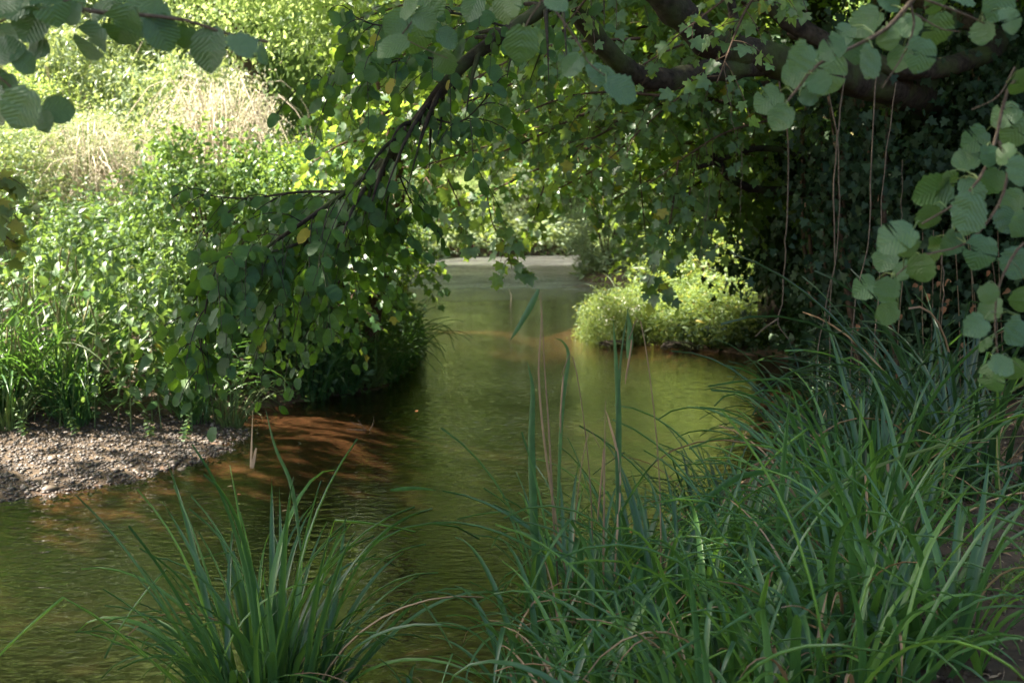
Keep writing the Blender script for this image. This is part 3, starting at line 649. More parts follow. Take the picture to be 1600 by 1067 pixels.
# individual blades and stalks one can pick out
hero(T2, [(845, 1000), (836, 860), (830, 700), (832, 610), (824, 565)], 4.4, 15)
hero(T2, [(905, 1010), (860, 760), (842, 600), (846, 500), (842, 450)], 4.4, 4, M_redst)
hero(T2, [(842, 452), (828, 480), (808, 515), (797, 532)], 4.4, 11)
hero(T2, [(880, 1010), (866, 830), (858, 680), (850, 560), (846, 455)], 4.4, 3.5, M_redst)
hero(T3, [(975, 1010), (966, 800), (964, 680), (970, 560), (982, 480)], 4.3, 7)
hero(T3, [(968, 770), (966, 640), (962, 560), (958, 500)], 4.3, 10)
hero(T3, [(982, 560), (984, 520), (980, 482)], 4.3, 12)
hero(T2, [(870, 820), (878, 640), (888, 560), (880, 535), (866, 528)], 4.4, 7)
hero(T3, [(942, 980), (944, 760), (946, 620)], 4.3, 3.5, M_redst)
hero(T3, [(960, 900), (968, 740), (952, 660), (946, 640)], 4.3, 5, M_dry)
hero(T5, [(1010, 1067), (1150, 860), (1300, 770), (1450, 700), (1700, 672)], 4.2, 6, M_stem)
hero(T5, [(1180, 860), (1320, 750), (1480, 690), (1640, 600)], 4.2, 6, M_stem)
hero(T5, [(1440, 930), (1428, 850), (1405, 770), (1378, 727)], 4.2, 14)
hero(T5, [(1430, 850), (1340, 840), (1250, 842)], 4.3, 11)
hero(T6, [(1600, 1067), (1500, 990), (1400, 900), (1290, 870), (1180, 855)], 3.8, 14)
hero(T3, [(985, 1060), (1000, 900), (990, 895), (975, 960)], 3.9, 13)
hero(T3, [(1080, 800), (1150, 748), (1230, 735), (1335, 728)], 4.2, 12)
hero(T6, [(1210, 980), (1260, 1010), (1300, 1075)], 3.5, 16)
hero(T5, [(1215, 870), (1228, 780), (1236, 690)], 4.6, 12)
hero(T1, [(470, 860), (455, 760), (430, 700), (415, 640)], 4.2, 8)
hero(T1, [(400, 700), (392, 730), (395, 640)], 4.2, 6, M_dry)
hero(T1, [(610, 766), (650, 763), (682, 766)], 4.6, 8)
for (tt, px, py, D, l, rp) in ((T2, 877, 585, 4.4, .23, 1), (T3, 982, 530, 4.3, .17, 1), (T5, 1166, 858, 4.1, .22, 0), (T5, 1046, 860, 4.1, .2, 0), (T5, 1090, 880, 4.1, .21, 0), (T8, 1472, 715, 4.3, .28, 0), (T10, 1562, 680, 4.3, .24, 0),
                               (T10, 1562, 840, 4.2, .24, 0), (T6, 1403, 960, 3.9, .22, 0), (T6, 1574, 912, 3.9, .2, 0), (T14, 1320, 1000, 3.7, .16, 0), (T2, 938, 700, 4.4, .3, 1)):
    q = P(px, py, D); b0 = np.array(tt.location)+[rnd(-.06, .06), rnd(-.06, .06), 0]
    top = q+np.array([-.05*np.sign(q[0]-b0[0]), .0, .05]); stalk(tt, [b0, (b0+top)/2+[(b0[0]-q[0])*.2, 0, .1], top, q], [(1.0, l)], ripe=bool(rp), mat=M_redst if rp else M_stem)

# sedge and grass on the left bank
ME_tus = []
for s in range(4):
    parts = []
    for (b, M) in blade_mats(85, .8, .016, .16, .2):
        V, T = BL[b]; Mn = np.array(M); parts.append((V @ Mn[:3, :3].T+Mn[:3, 3], T))
    ME_tus.append(mesh("blades", *cat_(parts), (M_sedge, M_stem, M_sedge, M_sedge)[s]))
def small_tussock(x, y, s, label, group, spikes=0):
    t = empty("sedge_tussock", (x, y, hz(x, y)-.02), label, "sedge", group); t.rotation_euler = (0, 0, rnd(0, 6)); t.scale = (s, s, s)
    tag(obj("blades", ME_tus[int(rnd(0, 3.99))], t), kind="stuff")
    return t
for (x, y, s) in ((-4.75, 10.45, 1.35), (-4.2, 10.6, 1.2), (-4.45, 10.7, 1.5), (-5.0, 10.6, 1.5), (-5.4, 10.5, 1.2), (-3.0, 10.6, .8), (-3.15, 10.95, 1.0), (-4.05, 10.4, .7), (-4.6, 10.2, .8), (-5.2, 10.2, .9), (-2.7, 10.7, .7)):
    small_tussock(x, y, s, "pendulous sedge clump rooted at the back of the gravel bar", "sedge clumps behind the gravel bar")
for (x, y, s) in ((-2.2, 12.5, 1.0), (-1.95, 12.9, 1.1), (-1.7, 13.3, 1.1), (-1.55, 13.9, 1.0), (-1.5, 14.8, .9), (-1.45, 15.6, .9)):
    small_tussock(x, y, s, "grassy tussock drooping into the water below the dark bough", "grassy tussocks at the left water's edge")
for k, (px, py, D, hgt) in enumerate(((30, 450, 10.2, .3), (90, 478, 10.3, .2), (105, 400, 10.4, .25), (130, 475, 10.2, .3), (15, 520, 10, .2), (150, 540, 10.3, .2))):
    q = P(px, py, D); t = empty("sedge_flower", (q[0]-.3, q[1]+.1, hz(q[0]-.3, q[1]+.1)), "drooping cream sedge flower stalk above the gravel bar", "sedge", "sedge flower stalks above the gravel bar")
    b0 = np.array(t.location); stalk(t, [b0, (b0+q)/2+[-.05, 0, .25], q+[-.12, 0, .06], q+[-.02, 0, .07], q+[.10, 0, .0]], [(.72, .2), (.8, .24), (.88, .22), (1, .2)], mat=M_stem, r0=.005)
    for c in t.children:
        for e in c.children: e.scale = (2.2, 2.2, e.scale[2])

# ------------------------------------------------------------------ gravel bar
def stone_tpl(seed, sub=1):
    import bmesh
    bm = bmesh.new(); bmesh.ops.create_icosphere(bm, subdivisions=sub, radius=1)
    V = np.array([v.co[:] for v in bm.verts]); T = np.array([[v.index for v in f.verts] for f in bm.faces]); bm.free()
    r = np.random.default_rng(seed); V *= 1+r.normal(0, .12, (len(V), 1)); return V, T
parts = []
for s in range(4):
    n = 7500; x = rnd(-6.4, -1.9, n); y = rnd(7.2, 10.9, n); h_ = height(x, y); sdv = sdist(x, y)
    m = (h_ > -.035) & (h_ < .17) & (rnd(0, 1, n) < np.clip(1.1-.35*np.abs(sdv-.4), .12, 1)); x, y, h_ = x[m], y[m], h_[m]
    k = len(x); size = .006+.017*rnd(0, 1, k)**4
    d = rng.normal(0, 1, (k, 3))*[1, 1, .15]
    V, T, _ = scatter(stone_tpl(s), np.column_stack([x, y, h_+size*.25]), frames(d, np.tile([0, 0, 1.], (k, 1))), np.column_stack([size, size*rnd(.7, 1.3, k), size*rnd(.45, .8, k)]))
    parts.append((V, T))
tag(obj("gravel", mesh("gravel", *cat_(parts), M_peb)), "brown and grey pebbles of the gravel bar at the left", kind="stuff")
ME_stone = [mesh("stone", *stone_tpl(40+s, 2), M_peb) for s in range(3)]
for k in (0, 1, 2, 3, 4, 5, 8, 10, 11):
    x, y = [(-3.1, 8.75), (-2.75, 9.1), (-3.4, 8.2), (-2.55, 9.75), (-3.9, 8.3), (-2.65, 8.95), (-2.2, 9.9), (-1.9, 10.6), (-3.0, 9.7), (-2.4, 10.6), (-3.7, 9.0), (-4.1, 8.7), (-2.1, 11.1), (-1.6, 10.9)][k]
    s = rnd(.025, .05); o = obj("stone", ME_stone[k % 3], None, M=Matrix.Translation((x, y, max(hz(x, y), -.02)+s*.3)) @ Matrix.Rotation(rnd(0, 6), 4, 'Z') @ Matrix.Diagonal((s*1.3, s, s*.6, 1)))
    tag(o, "small wet stone lying at the edge of the gravel bar", "stone", "loose stones at the water's edge")

# ------------------------------------------------------------------ branches: curve + twigs + leaves
def bough_parts(pts, r0, r1, ntw, tlen, nleaf, lsize, seed, t0=.1, flat=.75, droop=.5, hang=.35, side_up=0.0, both=None):
    """returns (wood V,T), leaf pos, rot, size"""
    r = np.random.default_rng(seed); p = smooth_path(pts, 24); tg = norm(np.gradient(p, axis=0))
    wood = [tube(p, r0, r1, 8 if r0 > .02 else 5, .05 if r0 > .02 else 0)]
    pos, dd, nn, sc = [], [], [], []
    for k in range(ntw):
        u = t0+(1-t0)*(k+r.uniform(0, 1))/ntw; i = min(int(u*23), 23); b = p[i]
        sd_ = norm(np.cross(tg[i], [0, 0, 1]))*(1 if k % 2 else -1)
        a = r.normal(0, .55); dr = norm(sd_*math.cos(a)+np.array([0, 0, 1])*(math.sin(a)*.8+side_up)+tg[i]*r.uniform(.2, .9))
        L = tlen*r.uniform(.45, 1.2)*(1.15-.5*u)
        q = np.array([b+dr*L*s-np.array([0, 0, 1])*droop*L*s*s for s in np.linspace(0, 1, 6)])
        wood.append(tube(q, max(r1*.8, .0035), .0015, 4)); qt = norm(np.gradient(q, axis=0)); m = max(3, int(nleaf*L/tlen))
        for j in range(m):
            s = .12+.88*(j+r.uniform(0, .6))/m; ii = min(int(s*5), 4); f = s*5-ii; c = q[ii]*(1-f)+q[min(ii+1, 5)]*f
            lat = norm(np.cross(qt[ii], [0, 0, 1]))*(1 if j % 2 else -1)
            d = norm(qt[ii]*r.uniform(.3, .9)+lat*r.uniform(.4, 1)+np.array([0, 0, -1])*hang*r.uniform(.3, 1.8)+r.normal(0, .15, 3))
            nv = np.array([0, 0, 1.])*flat+np.array([0, -1, 0])*(1-flat)+r.normal(0, .48, 3)
            S = lsize*r.uniform(.6, 1.2); pos.append(c+d*S*.22); dd.append(d); nn.append(nv); sc.append(S)
            if r.random() < .5: wood.append(tube(np.array([c, c+d*S*.22]), .0011, .0009, 3))
    pos = np.array(pos); return cat_(wood), pos, frames(np.array(dd), np.array(nn)), np.array(sc)
NLEAF = {}
def bough(parent, pts, r0, r1, ntw, tlen, nleaf, lsize, seed, meshes, tpl, mat, wood=M_bark2, name="bough", limit=120, **kw):
    """a bough with its leaves as sub-parts (the nearest ones singly, the rest joined)"""
    off = np.array(parent.location); wd, pos, rot, sc = bough_parts(np.array(pts)-off, r0, r1, ntw, tlen, nleaf, lsize, seed, **kw)
    b = obj(name, mesh(name, *wd, wood), parent)
    lim = min(limit, 290-NLEAF.get(parent.name, 0)); lim = max(lim, 0)
    near = np.argsort(np.linalg.norm(pos+off-CAM, axis=1)-0.0*sc)
    A, B = near[:lim], near[lim:]; NLEAF[parent.name] = NLEAF.get(parent.name, 0)+len(A)
    add_leaves(b, meshes, pos[A], rot[A], sc[A])
    if len(B):
        V, T, uv = scatter(tpl, pos[B], rot[B], sc[B]); o = obj("foliage", mesh("foliage", V, T, mat, uv=uv), b); tag(o, kind="stuff")
    return b
HL = hazel_leaf(33, tip=.7)

# the big tree of the right bank: ivy-clad trunk behind, limbs over the river
RT = empty("riverside_tree", (4.2, 17.3, hz(4.2, 17.3)), "big dark tree on the right bank with limbs arching over the river", "tree")
rb = np.array(RT.location)
tk = smooth_path(np.array([P(1228, 560, 17.3), P(1222, 430, 17.2), P(1210, 340, 17), P(1235, 180, 16), P(1260, 60, 15), P(1300, -150, 14)])-rb, 22)
obj("trunk", mesh("trunk", *tube(tk, .40, .24, 16, .07), M_bark), RT)
tk2 = smooth_path(np.array([P(1345, 580, 14.6), P(1325, 430, 14.2), P(1315, 300, 13.6), P(1330, 150, 12.5), P(1400, -60, 12)])-rb, 18)
obj("trunk", mesh("trunk", *tube(tk2, .16, .11, 12, .08), M_bark), RT)
def limb(parent, pxs, r0, r1, name="limb", mat=M_bark, sides=14, w=.075, n=40):
    off = np.array(parent.location); p = smooth_path(np.array([P(*q) for q in pxs])-off, n)
    p[1:-1] += rng.normal(0, r0*.06, (n-2, 3))
    return obj(name, mesh(name, *tube(p, r0, r1, sides, w), mat), parent)
limb(RT, [(1330, 150, 12.4), (1440, 165, 11.0), (1430, 150, 9.3), (1310, 118, 8.2), (1210, 92, 7.7), (1130, 75, 7.4), (1060, 20, 7.1), (990, -60, 6.8)], .15, .085)
limb(RT, [(1200, 100, 7.7), (1110, 112, 7.3), (1040, 125, 7.0), (985, 112, 6.8), (940, 70, 6.6), (880, -10, 6.4), (840, -80, 6.3)], .072, .05)
limb(RT, [(1150, 75, 7.4), (1145, 20, 7.3), (1125, -60, 7.2)], .035, .025)
limb(RT, [(1315, 300, 13.6), (1330, 310, 11.8), (1250, 300, 11), (1160, 290, 10.6), (1110, 240, 10)], .06, .03)
limb(RT, [(1318, 260, 13.4), (1350, 250, 11.6), (1280, 250, 10.6), (1190, 232, 10.4), (1090, 262, 10)], .05, .02)
limb(RT, [(1380, -20, 12), (1560, 60, 10), (1420, 110, 8.6), (1250, 45, 8.6), (1160, -40, 8.4)], .09, .06)
# crown of this tree, above the frame and to the right, as layered boughs
def anchor(): return np.array([rnd(2.5, 4.5), rnd(9.5, 15), rnd(3.2, 6.5)])
seed = 900
# boughs seen in the middle of the picture: (start px,py,D) -> (end px,py,D)
MB = [((1180, 200, 13), (700, 330, 11.5)), ((1180, 180, 12), (640, 265, 10.5)), ((1150, 140, 12), (560, 200, 11)), ((1150, 100, 11), (700, 170, 9.5)), ((1200, 250, 12.5), (860, 300, 11)), ((1250, 220, 12.5), (960, 310, 11.5)),
      ((1150, 60, 11), (560, 110, 10)), ((1100, 20, 10), (520, 40, 10)), ((1000, -60, 9), (620, 60, 8.5)), ((1250, 60, 11), (830, 120, 10)), ((1200, 130, 11), (780, 240, 9.5)), ((1180, 170, 11.5), (900, 230, 9)),
      ((1200, 300, 13), (1010, 340, 12)), ((1300, 200, 12), (1080, 240, 10.5)), ((1200, 20, 10), (900, 30, 9)), ((1050, -20, 12), (600, -10, 12)), ((1280, 330, 13), (1080, 330, 12)), ((1180, 240, 14), (800, 280, 14)), ((1180, 190, 15), (680, 240, 15)), ((1100, 120, 15), (560, 150, 15)),
      ((1100, 60, 16), (480, 70, 16)), ((1000, -10, 15), (450, 20, 15))]
for i, (a, b) in enumerate(MB):
    A = P(*a); B = P(*b); m = (A+B)/2+np.array([0, rnd(-.3, .3), rnd(.15, .35)])
    bough(RT, [A, m, B], .028, .006, 34, .95, 17, .10, seed+i, ME_maple, L_maple, M_maple, limit=14, flat=.8, droop=.28, hang=.35)
for i, (a, b) in enumerate((((1290, -40, 6.9), (1050, 62, 6.4)), ((1010, -50, 6.4), (850, 90, 6.1)), ((1210, -30, 6.6), (1120, 130, 6.2)), ((1180, 40, 8.6), (900, 175, 8.2)), ((1050, 150, 8.2), (760, 200, 8)), ((1240, 180, 9.5), (1010, 290, 9)), ((1000, 60, 7.6), (690, 150, 7.4)), ((1180, 100, 8.8), (950, 250, 8.6)), ((900, 60, 8.4), (640, 210, 8)))):
    A = P(*a); B = P(*b); bough(RT, [A, (A+B)/2+[0, 0, .12], B], .012, .004, 12, .42, 8, .085, 940+i, ME_maple, L_maple, M_maple, limit=14, flat=.6, droop=.45, hang=.5)
# hanging sprays that drop into the gap above the river
for i, (pxs, D, n) in enumerate((([(760, 300), (770, 350), (790, 385), (800, 420)], 9.5, 10), ([(1060, 250), (1050, 330), (1035, 400), (1028, 470)], 9.0, 16), ([(1090, 240), (1075, 320), (1070, 380)], 9.4, 12), ([(700, 280), (720, 330), (720, 375)], 10, 8), ([(850, 290), (835, 340), (820, 365)], 10.5, 8),
                                 ([(1130, 260), (1120, 330), (1110, 380)], 10, 10), ([(1000, 270), (1005, 330), (1010, 380)], 9.8, 9))):
    pts = [P(x, y, D+.1*j) for j, (x, y) in enumerate(pxs)]
    bough(RT, pts, .008, .003, n, .28, 6, .11, 950+i, ME_maple, L_maple, M_maple, limit=40, flat=.45, droop=.5, hang=.8, t0=0)

# the arching bough with dark round leaves that dips towards the left bank
AB = empty("arching_bough", P(900, -60, 6.2), "long dark bough arching down from the top centre towards the left bank", "bough", None)
for j, (pxs, r0, r1, nt_, tl) in enumerate((([(1010, -90, 6.2), (880, -5, 6.0), (800, 45, 5.9), (720, 105, 5.8), (655, 185, 5.8), (608, 240, 5.8), (575, 300, 5.8)], .042, .022, 22, .5),
        ([(600, 250, 5.8), (540, 300, 5.8), (470, 350, 5.7), (400, 400, 5.6), (340, 460, 5.5), (300, 540, 5.4)], .016, .004, 34, .52),
        ([(600, 250, 5.9), (550, 330, 6.0), (500, 400, 6.1), (455, 450, 6.2), (415, 520, 6.2)], .014, .004, 34, .55),
        ([(605, 250, 6.0), (575, 330, 6.3), (545, 400, 6.6), (520, 470, 6.8), (505, 540, 6.9)], .012, .004, 26, .42),
        ([(560, 300, 6), (470, 300, 6.2), (380, 310, 6.4), (280, 300, 6.5)], .010, .003, 20, .45),
        ([(540, 350, 5.8), (440, 390, 5.6), (370, 400, 5.4), (330, 440, 5.3), (305, 610, 5.3)], .010, .003, 24, .35),
        ([(720, 100, 5.8), (650, 90, 5.6), (570, 110, 5.5), (480, 130, 5.4)], .008, .003, 14, .45),
        ([(800, 45, 5.9), (700, 20, 5.7), (600, 40, 5.6), (540, 20, 5.6)], .008, .003, 14, .45),
        ([(660, 180, 5.8), (720, 190, 5.6), (780, 130, 5.5)], .006, .003, 8, .35),
        ([(610, 240, 5.9), (635, 300, 6.2), (650, 330, 6.4)], .006, .003, 8, .35))):
    bough(AB, [P(*q) for q in pxs], r0, r1, int(nt_*1.15), tl, 9, .078, 1000+j, ME_round, HL, M_bough, wood=M_bark, limit=40 if j else 10, flat=.45, droop=.6, hang=.9)
LS = empty("maple_spray", P(-60, 260, 7.5), "yellow green leafy spray entering at the left edge above the nettles", "branch")
for j, pl in enumerate(([(-90, 240, 7.4), (-20, 260, 7.4), (30, 290, 7.5)], [(-90, 330, 7.4), (-30, 350, 7.4), (25, 380, 7.4)], [(-80, 280, 7.2), (-20, 300, 7.3), (20, 330, 7.3)])):
    bough(LS, [P(*q) for q in pl], .006, .003, 9, .22, 6, .10, 1200+j, ME_spray, L_maple, M_herb, limit=60, flat=.6, droop=.4, hang=.5)
# slender upright stem of the tree that stands in the left bank fringe
ST = empty("leaning_stem_tree", (P(590, 480, 13.2)[0], 13.6, hz(-1.9, 13.6)), "slender leaning tree with a bare brown stem on the left water's edge", "tree")
limb(ST, [(575, 560, 13.4), (590, 460, 13.2), (605, 400, 13), (618, 330, 12.8), (624, 280, 12.6), (612, 210, 12.4), (590, 120, 12.2)], .085, .05, name="trunk", mat=M_bark2)
limb(ST, [(612, 360, 13), (640, 330, 12.6), (668, 300, 12.2)], .02, .01, mat=M_bark2)
for i, (a, b) in enumerate((((618, 300, 12.6), (480, 330, 12)), ((622, 260, 12.5), (700, 330, 12)), ((605, 230, 12.4), (480, 260, 11.8)), ((600, 180, 12.3), (700, 230, 11.8)), ((595, 150, 12.2), (520, 170, 11.8)), ((600, 400, 13), (520, 420, 12.2)), ((600, 420, 13), (640, 400, 12.4)), ((590, 450, 13), (540, 480, 12)))):
    A, B = P(*a), P(*b); bough(ST, [A, (A+B)/2+[0, 0, .15], B], .02, .005, 18, .6, 12, .10, 1100+i, ME_maple, L_maple, M_maple, limit=20, flat=.6, droop=.5, hang=.5)

st0 = np.array(ST.location)
for (x, y, z, a, b, c) in ((-2.0, 14.6, 6.3, 2.4, 2.2, 2.7), (-3.6, 16.6, 6.6, 2.0, 2.0, 2.2)):
    c_ = obj("crown", CR["b"][0], ST); c_.location = np.array([x, y, z])-st0; c_.scale = (a, b, c)
# the high crown of the riverside tree, above the frame, and its lower skirts over the water
for (x, y, z, a, b, c) in ((3.2, 12.5, 7.6, 4.6, 4.6, 3.0), (1.2, 16.2, 5.3, 2.6, 2.2, 1.9), (3.6, 15.6, 4.4, 2.4, 2.2, 1.9), (2.9, 9.6, 6.2, 2.8, 2.6, 1.9), (6.5, 9.5, 6.2, 3.2, 3.0, 2.8)):
    c_ = obj("crown", CR["m"][0], RT); c_.location = np.array([x, y, z])-rb; c_.scale = (a, b, c); c_.rotation_euler = (0, 0, rnd(0, 6))
# unseen trees added outside the frame, crowns placed to shade the sedge
for (x, y, cx, cy, cz, a, b, c, lab) in ((-9.6, 8.2, -6.0, 7.0, 9.2, 4.9, 4.4, 3.0, "unseen leaning tree added left of the view to shade the sedge"), (-8.5, -1.5, -5.8, 2.4, 9.0, 4.9, 4.2, 3.0, "unseen tall tree added left of the viewer to shade the sedge")):
    t = tree("shade_tree", x, y, 13, 4, "m", lab, None, zlow=.3); t.rotation_euler = (0, 0, 0)
    for c_ in t.children:
        if c_.name.startswith("crown"): c_.location = (cx-x, cy-y, cz); c_.scale = (a, b, c)

# ------------------------------------------------------------------ ivy on the trunks and over the bank
IV = empty("ivy", (3.7, 12.6, hz(3.7, 12.6)), "dark glossy ivy climbing the trunks of the riverside tree", "ivy")
ivo = np.array(IV.location); pos, dd, nn, sc = [], [], [], []
stems = []
for (path, rr, n) in ((tk, .42, 1500), (tk2, .30, 2400)):
    for k in range(n):
        u = rnd(0, .9); i_ = int(u*(len(path)-1)); a = rnd(0, 6.28); r_ = rr*rnd(.8, 1.7)
        if path is tk and .12 < u < .42 and rnd(0, 1) < .85 and math.sin(a) < .3: continue
        o_ = np.array([math.cos(a), math.sin(a), 0]); pos.append(path[i_]+rb+o_*r_+[0, 0, rnd(-.15, .15)]); dd.append(np.array([0, 0, -1])+rng.normal(0, .5, 3)+o_*.4); nn.append(o_+rng.normal(0, .4, 3)+[0, 0, .4]); sc.append(rnd(.06, .11))
# ivy curtain hanging between the limbs and the bank
cl = [(rnd(1270, 1640), rnd(60, 640), rnd(8.8, 12.0), rnd(.22, .55)) for _ in range(150)]
for (px, py, D, r_) in cl:
    c0 = P(px, py, D); c0[2] = max(c0[2], hz(c0[0], c0[1])+.1)
    if float(sdist(c0[0], c0[1])) < -.3 and c0[2] < 1.0: continue
    for k in range(62):
        q = rng.normal(0, .5, 3)*[r_, r_, r_*1.2]; pos.append(c0+q); dd.append(np.array([0, -.1, -1])+rng.normal(0, .55, 3)); nn.append(np.array([-.2, -.7, .6])+rng.normal(0, .5, 3)); sc.append(rnd(.05, .10))
pos = np.array(pos)-ivo; rot = frames(np.array(dd), np.array(nn)); sc = np.array(sc)
ME_ivy = [mesh("ivy_leaf", *fan(mirror([(0, .12), (.22, 0), (.44, .16), (.22, .38), (.38, .58), (.16, .64), (0, 1)]), .06+.03*s, .1+.1*s)[:2], M_ivy) for s in range(3)]
order = np.argsort(np.linalg.norm(pos+ivo-CAM, axis=1)); A, B = order[:250], order[250:]
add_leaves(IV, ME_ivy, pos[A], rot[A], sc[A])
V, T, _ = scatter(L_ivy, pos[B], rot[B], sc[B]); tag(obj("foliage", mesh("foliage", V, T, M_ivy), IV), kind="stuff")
for k in range(16):
    px = rnd(1270, 1620); D = rnd(9.5, 12); a = P(px, 640, D); a[2] = hz(a[0], a[1]); b = P(px+rnd(-60, 60), rnd(0, 200), D)
    p = smooth_path([a-ivo, (a+b)/2-ivo+rng.normal(0, .15, 3), b-ivo], 14); obj("stem", mesh("stem", *tube(p, rnd(.012, .035), .008, 6, .1), M_bark2), IV)
# rusty dead leaves caught low in the ivy
DL = empty("dead_leaf_spray", P(1480, 560, 9.2), "rusty dead leaves caught on twigs low in front of the ivy", "dead leaves")
dp, ddd, dn, dsc = [], [], [], []
for k in range(46):
    q = P(1470+rng.normal(0, 55), rnd(410, 660), rnd(8.6, 9.2)); dp.append(q-np.array(DL.location)); ddd.append([rng.normal(0, .5), 0, -1]); dn.append([rng.normal(0, .4), -1, .3]); dsc.append(rnd(.04, .07))
ME_dead = [mesh("dead_leaf", *fan(mirror([(0, 0), (.3, .1), (.28, .5), (.12, .8), (0, 1)]), .5, .5)[:2], M_dead)]
add_leaves(DL, ME_dead, np.array(dp), frames(np.array(ddd, float), np.array(dn, float)), dsc)
for k in range(9):
    px = 1420+k*17+rnd(-8, 8); p = [P(px, 360, 9), P(px+rnd(-15, 15), 520, 8.9), P(px+rnd(-20, 20), 690, 8.9)]; obj("twig", mesh("twig", *tube(smooth_path(np.array(p)-np.array(DL.location), 9), .004, .003, 4), M_redst), DL)

# ------------------------------------------------------------------ bare hanging twigs and vines on the right
HV = [([(1215, 110), (1232, 230), (1228, 350), (1226, 400), (1222, 470), (1216, 505), (1232, 530)], 8.5, .010, "pale bare vine with a forked end hanging in front of the trunk"),
      ([(1320, 110), (1310, 200), (1303, 290), (1305, 400), (1296, 450), (1283, 520), (1275, 570)], 8.0, .009, "long bare vine hanging plumb left of the ivy"),
      ([(1290, 110), (1305, 200), (1312, 300), (1308, 380), (1298, 470), (1297, 640)], 8.1, .008, "thin vine twined beside the longest bare vine"),
      ([(1370, 110), (1362, 240), (1357, 375), (1340, 450), (1330, 560), (1326, 660)], 7.0, .007, "straight slender bare twig hanging before the ivy bank"),
      ([(1400, 130), (1380, 300), (1368, 540), (1355, 620), (1345, 680)], 6.8, .005, "short bare twig hanging right of the slender one"),
      ([(1135, 70), (1133, 120), (1140, 160), (1148, 210)], 6.8, .004, "short pale twig dangling below the thick mossy limb"),
      ([(1160, 230), (1158, 270), (1157, 340)], 8.2, .004, "thin twig dangling among the leaves under the mossy limb"),
      ([(1470, 380), (1474, 450), (1470, 530), (1476, 580)], 7.8, .006, "brown bare stem hanging amid the dead leaves"),
      ([(1410, 250), (1408, 340), (1405, 400)], 8.6, .005, "thin bare twig hanging against the dark ivy"),
      ([(1100, 200), (1108, 300), (1090, 420)], 9.0, .004, "fine trailing twig hanging beside the maple spray")]
for (px, D, r_, lab) in HV:
    pts = np.array([P(a, b, D) for a, b in px]); o0 = pts[0].copy(); p = smooth_path(pts-o0, 20); p[1:-1] += rng.normal(0, .004, (18, 3))
    o = obj("hanging_vine", mesh("hanging_vine", *tube(p, r_*.7, r_*.4, 6, .08), M_twig), loc=o0); tag(o, lab, "vine")
    if r_ == .010:
        q = smooth_path(np.array([P(1216, 498, D), P(1195, 512, D), P(1180, 526, D)])-o0, 6); obj("side_shoot", mesh("side_shoot", *tube(q, .007, .004, 5), M_twig), o)

# ------------------------------------------------------------------ near hazel leaves that hang into the frame
def hazel(name, label, twigs, leaves, D0, spread_=.18, sd=0):
    r = np.random.default_rng(sd)
    TW = []
    for (pl, rad) in twigs:
        Ds = [q[2] if len(q) > 2 else D0 for q in pl]
        TW.append((smooth_path(np.array([P(q[0], q[1], d) for q, d in zip(pl, Ds)]), 16), rad))
    root = TW[0][0][0].copy(); t = empty(name, root, label, "branch")
    for p, rad in TW: obj("twig", mesh("twig", *tube(p-root, rad, rad*.45, 6, .06), M_twig), t)
    allp = np.concatenate([p for p, _ in TW])
    for (px, py, ln, ang) in leaves:
        ln *= .9
        a = R(ang); D = D0+r.uniform(-spread_, spread_)
        tip = P(px+ln*.5*math.cos(a), py-ln*.5*math.sin(a), D-r.uniform(-.02, .03)); bs = P(px-ln*.5*math.cos(a), py+ln*.5*math.sin(a), D)
        d = tip-bs; S = np.linalg.norm(d)*1.03; yaw = r.normal(0, .5); pit = r.uniform(-.3, 1.3)
        nv = np.array([math.sin(yaw), -1.0, pit]); rot = frames(d[None], nv[None])[0]
        obj("leaf", ME_hazel[int(r.integers(0, 10))], t, M=mat4(bs-root, rot, S))
        j = np.argmin(np.linalg.norm(allp-bs, axis=1)); q = allp[j]
        if np.linalg.norm(q-bs) < .35:
            m = (q+bs)/2+[0, 0, .012]; obj("petiole", mesh("petiole", *tube(smooth_path([q-root, m-root, bs-root], 5), .0014, .0011, 4), M_stem), t)
    return t
hazel("hazel_branch", "upper left hazel branch with a row of large round leaves across the top", [([(-60, -40), (60, -20), (130, 15), (200, 22), (290, 32), (360, 55), (420, 66)], .006), ([(125, 15), (140, 30), (142, 48)], .002), ([(-40, 60), (10, 30), (70, 22)], .003)],
      [(50, 36, 68, 240), (20, 5, 70, 200), (78, 6, 60, 290), (112, 22, 40, 240), (140, 65, 62, 232), (172, 8, 46, 60), (190, 42, 66, 245), (206, 30, 60, 300), (252, 52, 62, 300), (243, 24, 56, 350), (325, 76, 72, 262), (290, 60, 40, 260), (378, 72, 46, 300), (402, 78, 54, 335), (160, 20, 52, 210), (112, 5, 50, 60), (60, -10, 60, 20), (225, 12, 40, 20), (10, 60, 46, 215), (4, 20, 56, 190)], 2.45, sd=1)
hazel("hazel_branch", "hazel shoot with five leaves at the left edge below the top branch", [([(-70, 90), (-20, 110), (10, 130), (40, 160)], .004), ([(-60, 60), (0, 75), (30, 80)], .003)],
      [(32, 170, 72, 245), (92, 172, 52, 5), (68, 190, 36, 280), (8, 80, 58, 30), (38, 98, 46, 320), (2, 140, 60, 250), (-8, 165, 60, 240), (60, 78, 34, 350)], 2.4, sd=2)
hazel("hazel_branch", "thin hazel shoot at top centre ending in one broad pale leaf", [([(850, -60), (845, 0), (830, 25), (818, 48)], .003), ([(846, 0), (870, 20), (905, 70), (920, 98), (945, 118)], .003)],
      [(815, 70, 62, 262), (972, 138, 58, 340), (893, 102, 42, 225), (933, 115, 34, 300), (800, 5, 44, 240), (870, 6, 36, 330), (950, 118, 30, 10)], 2.7, sd=3)
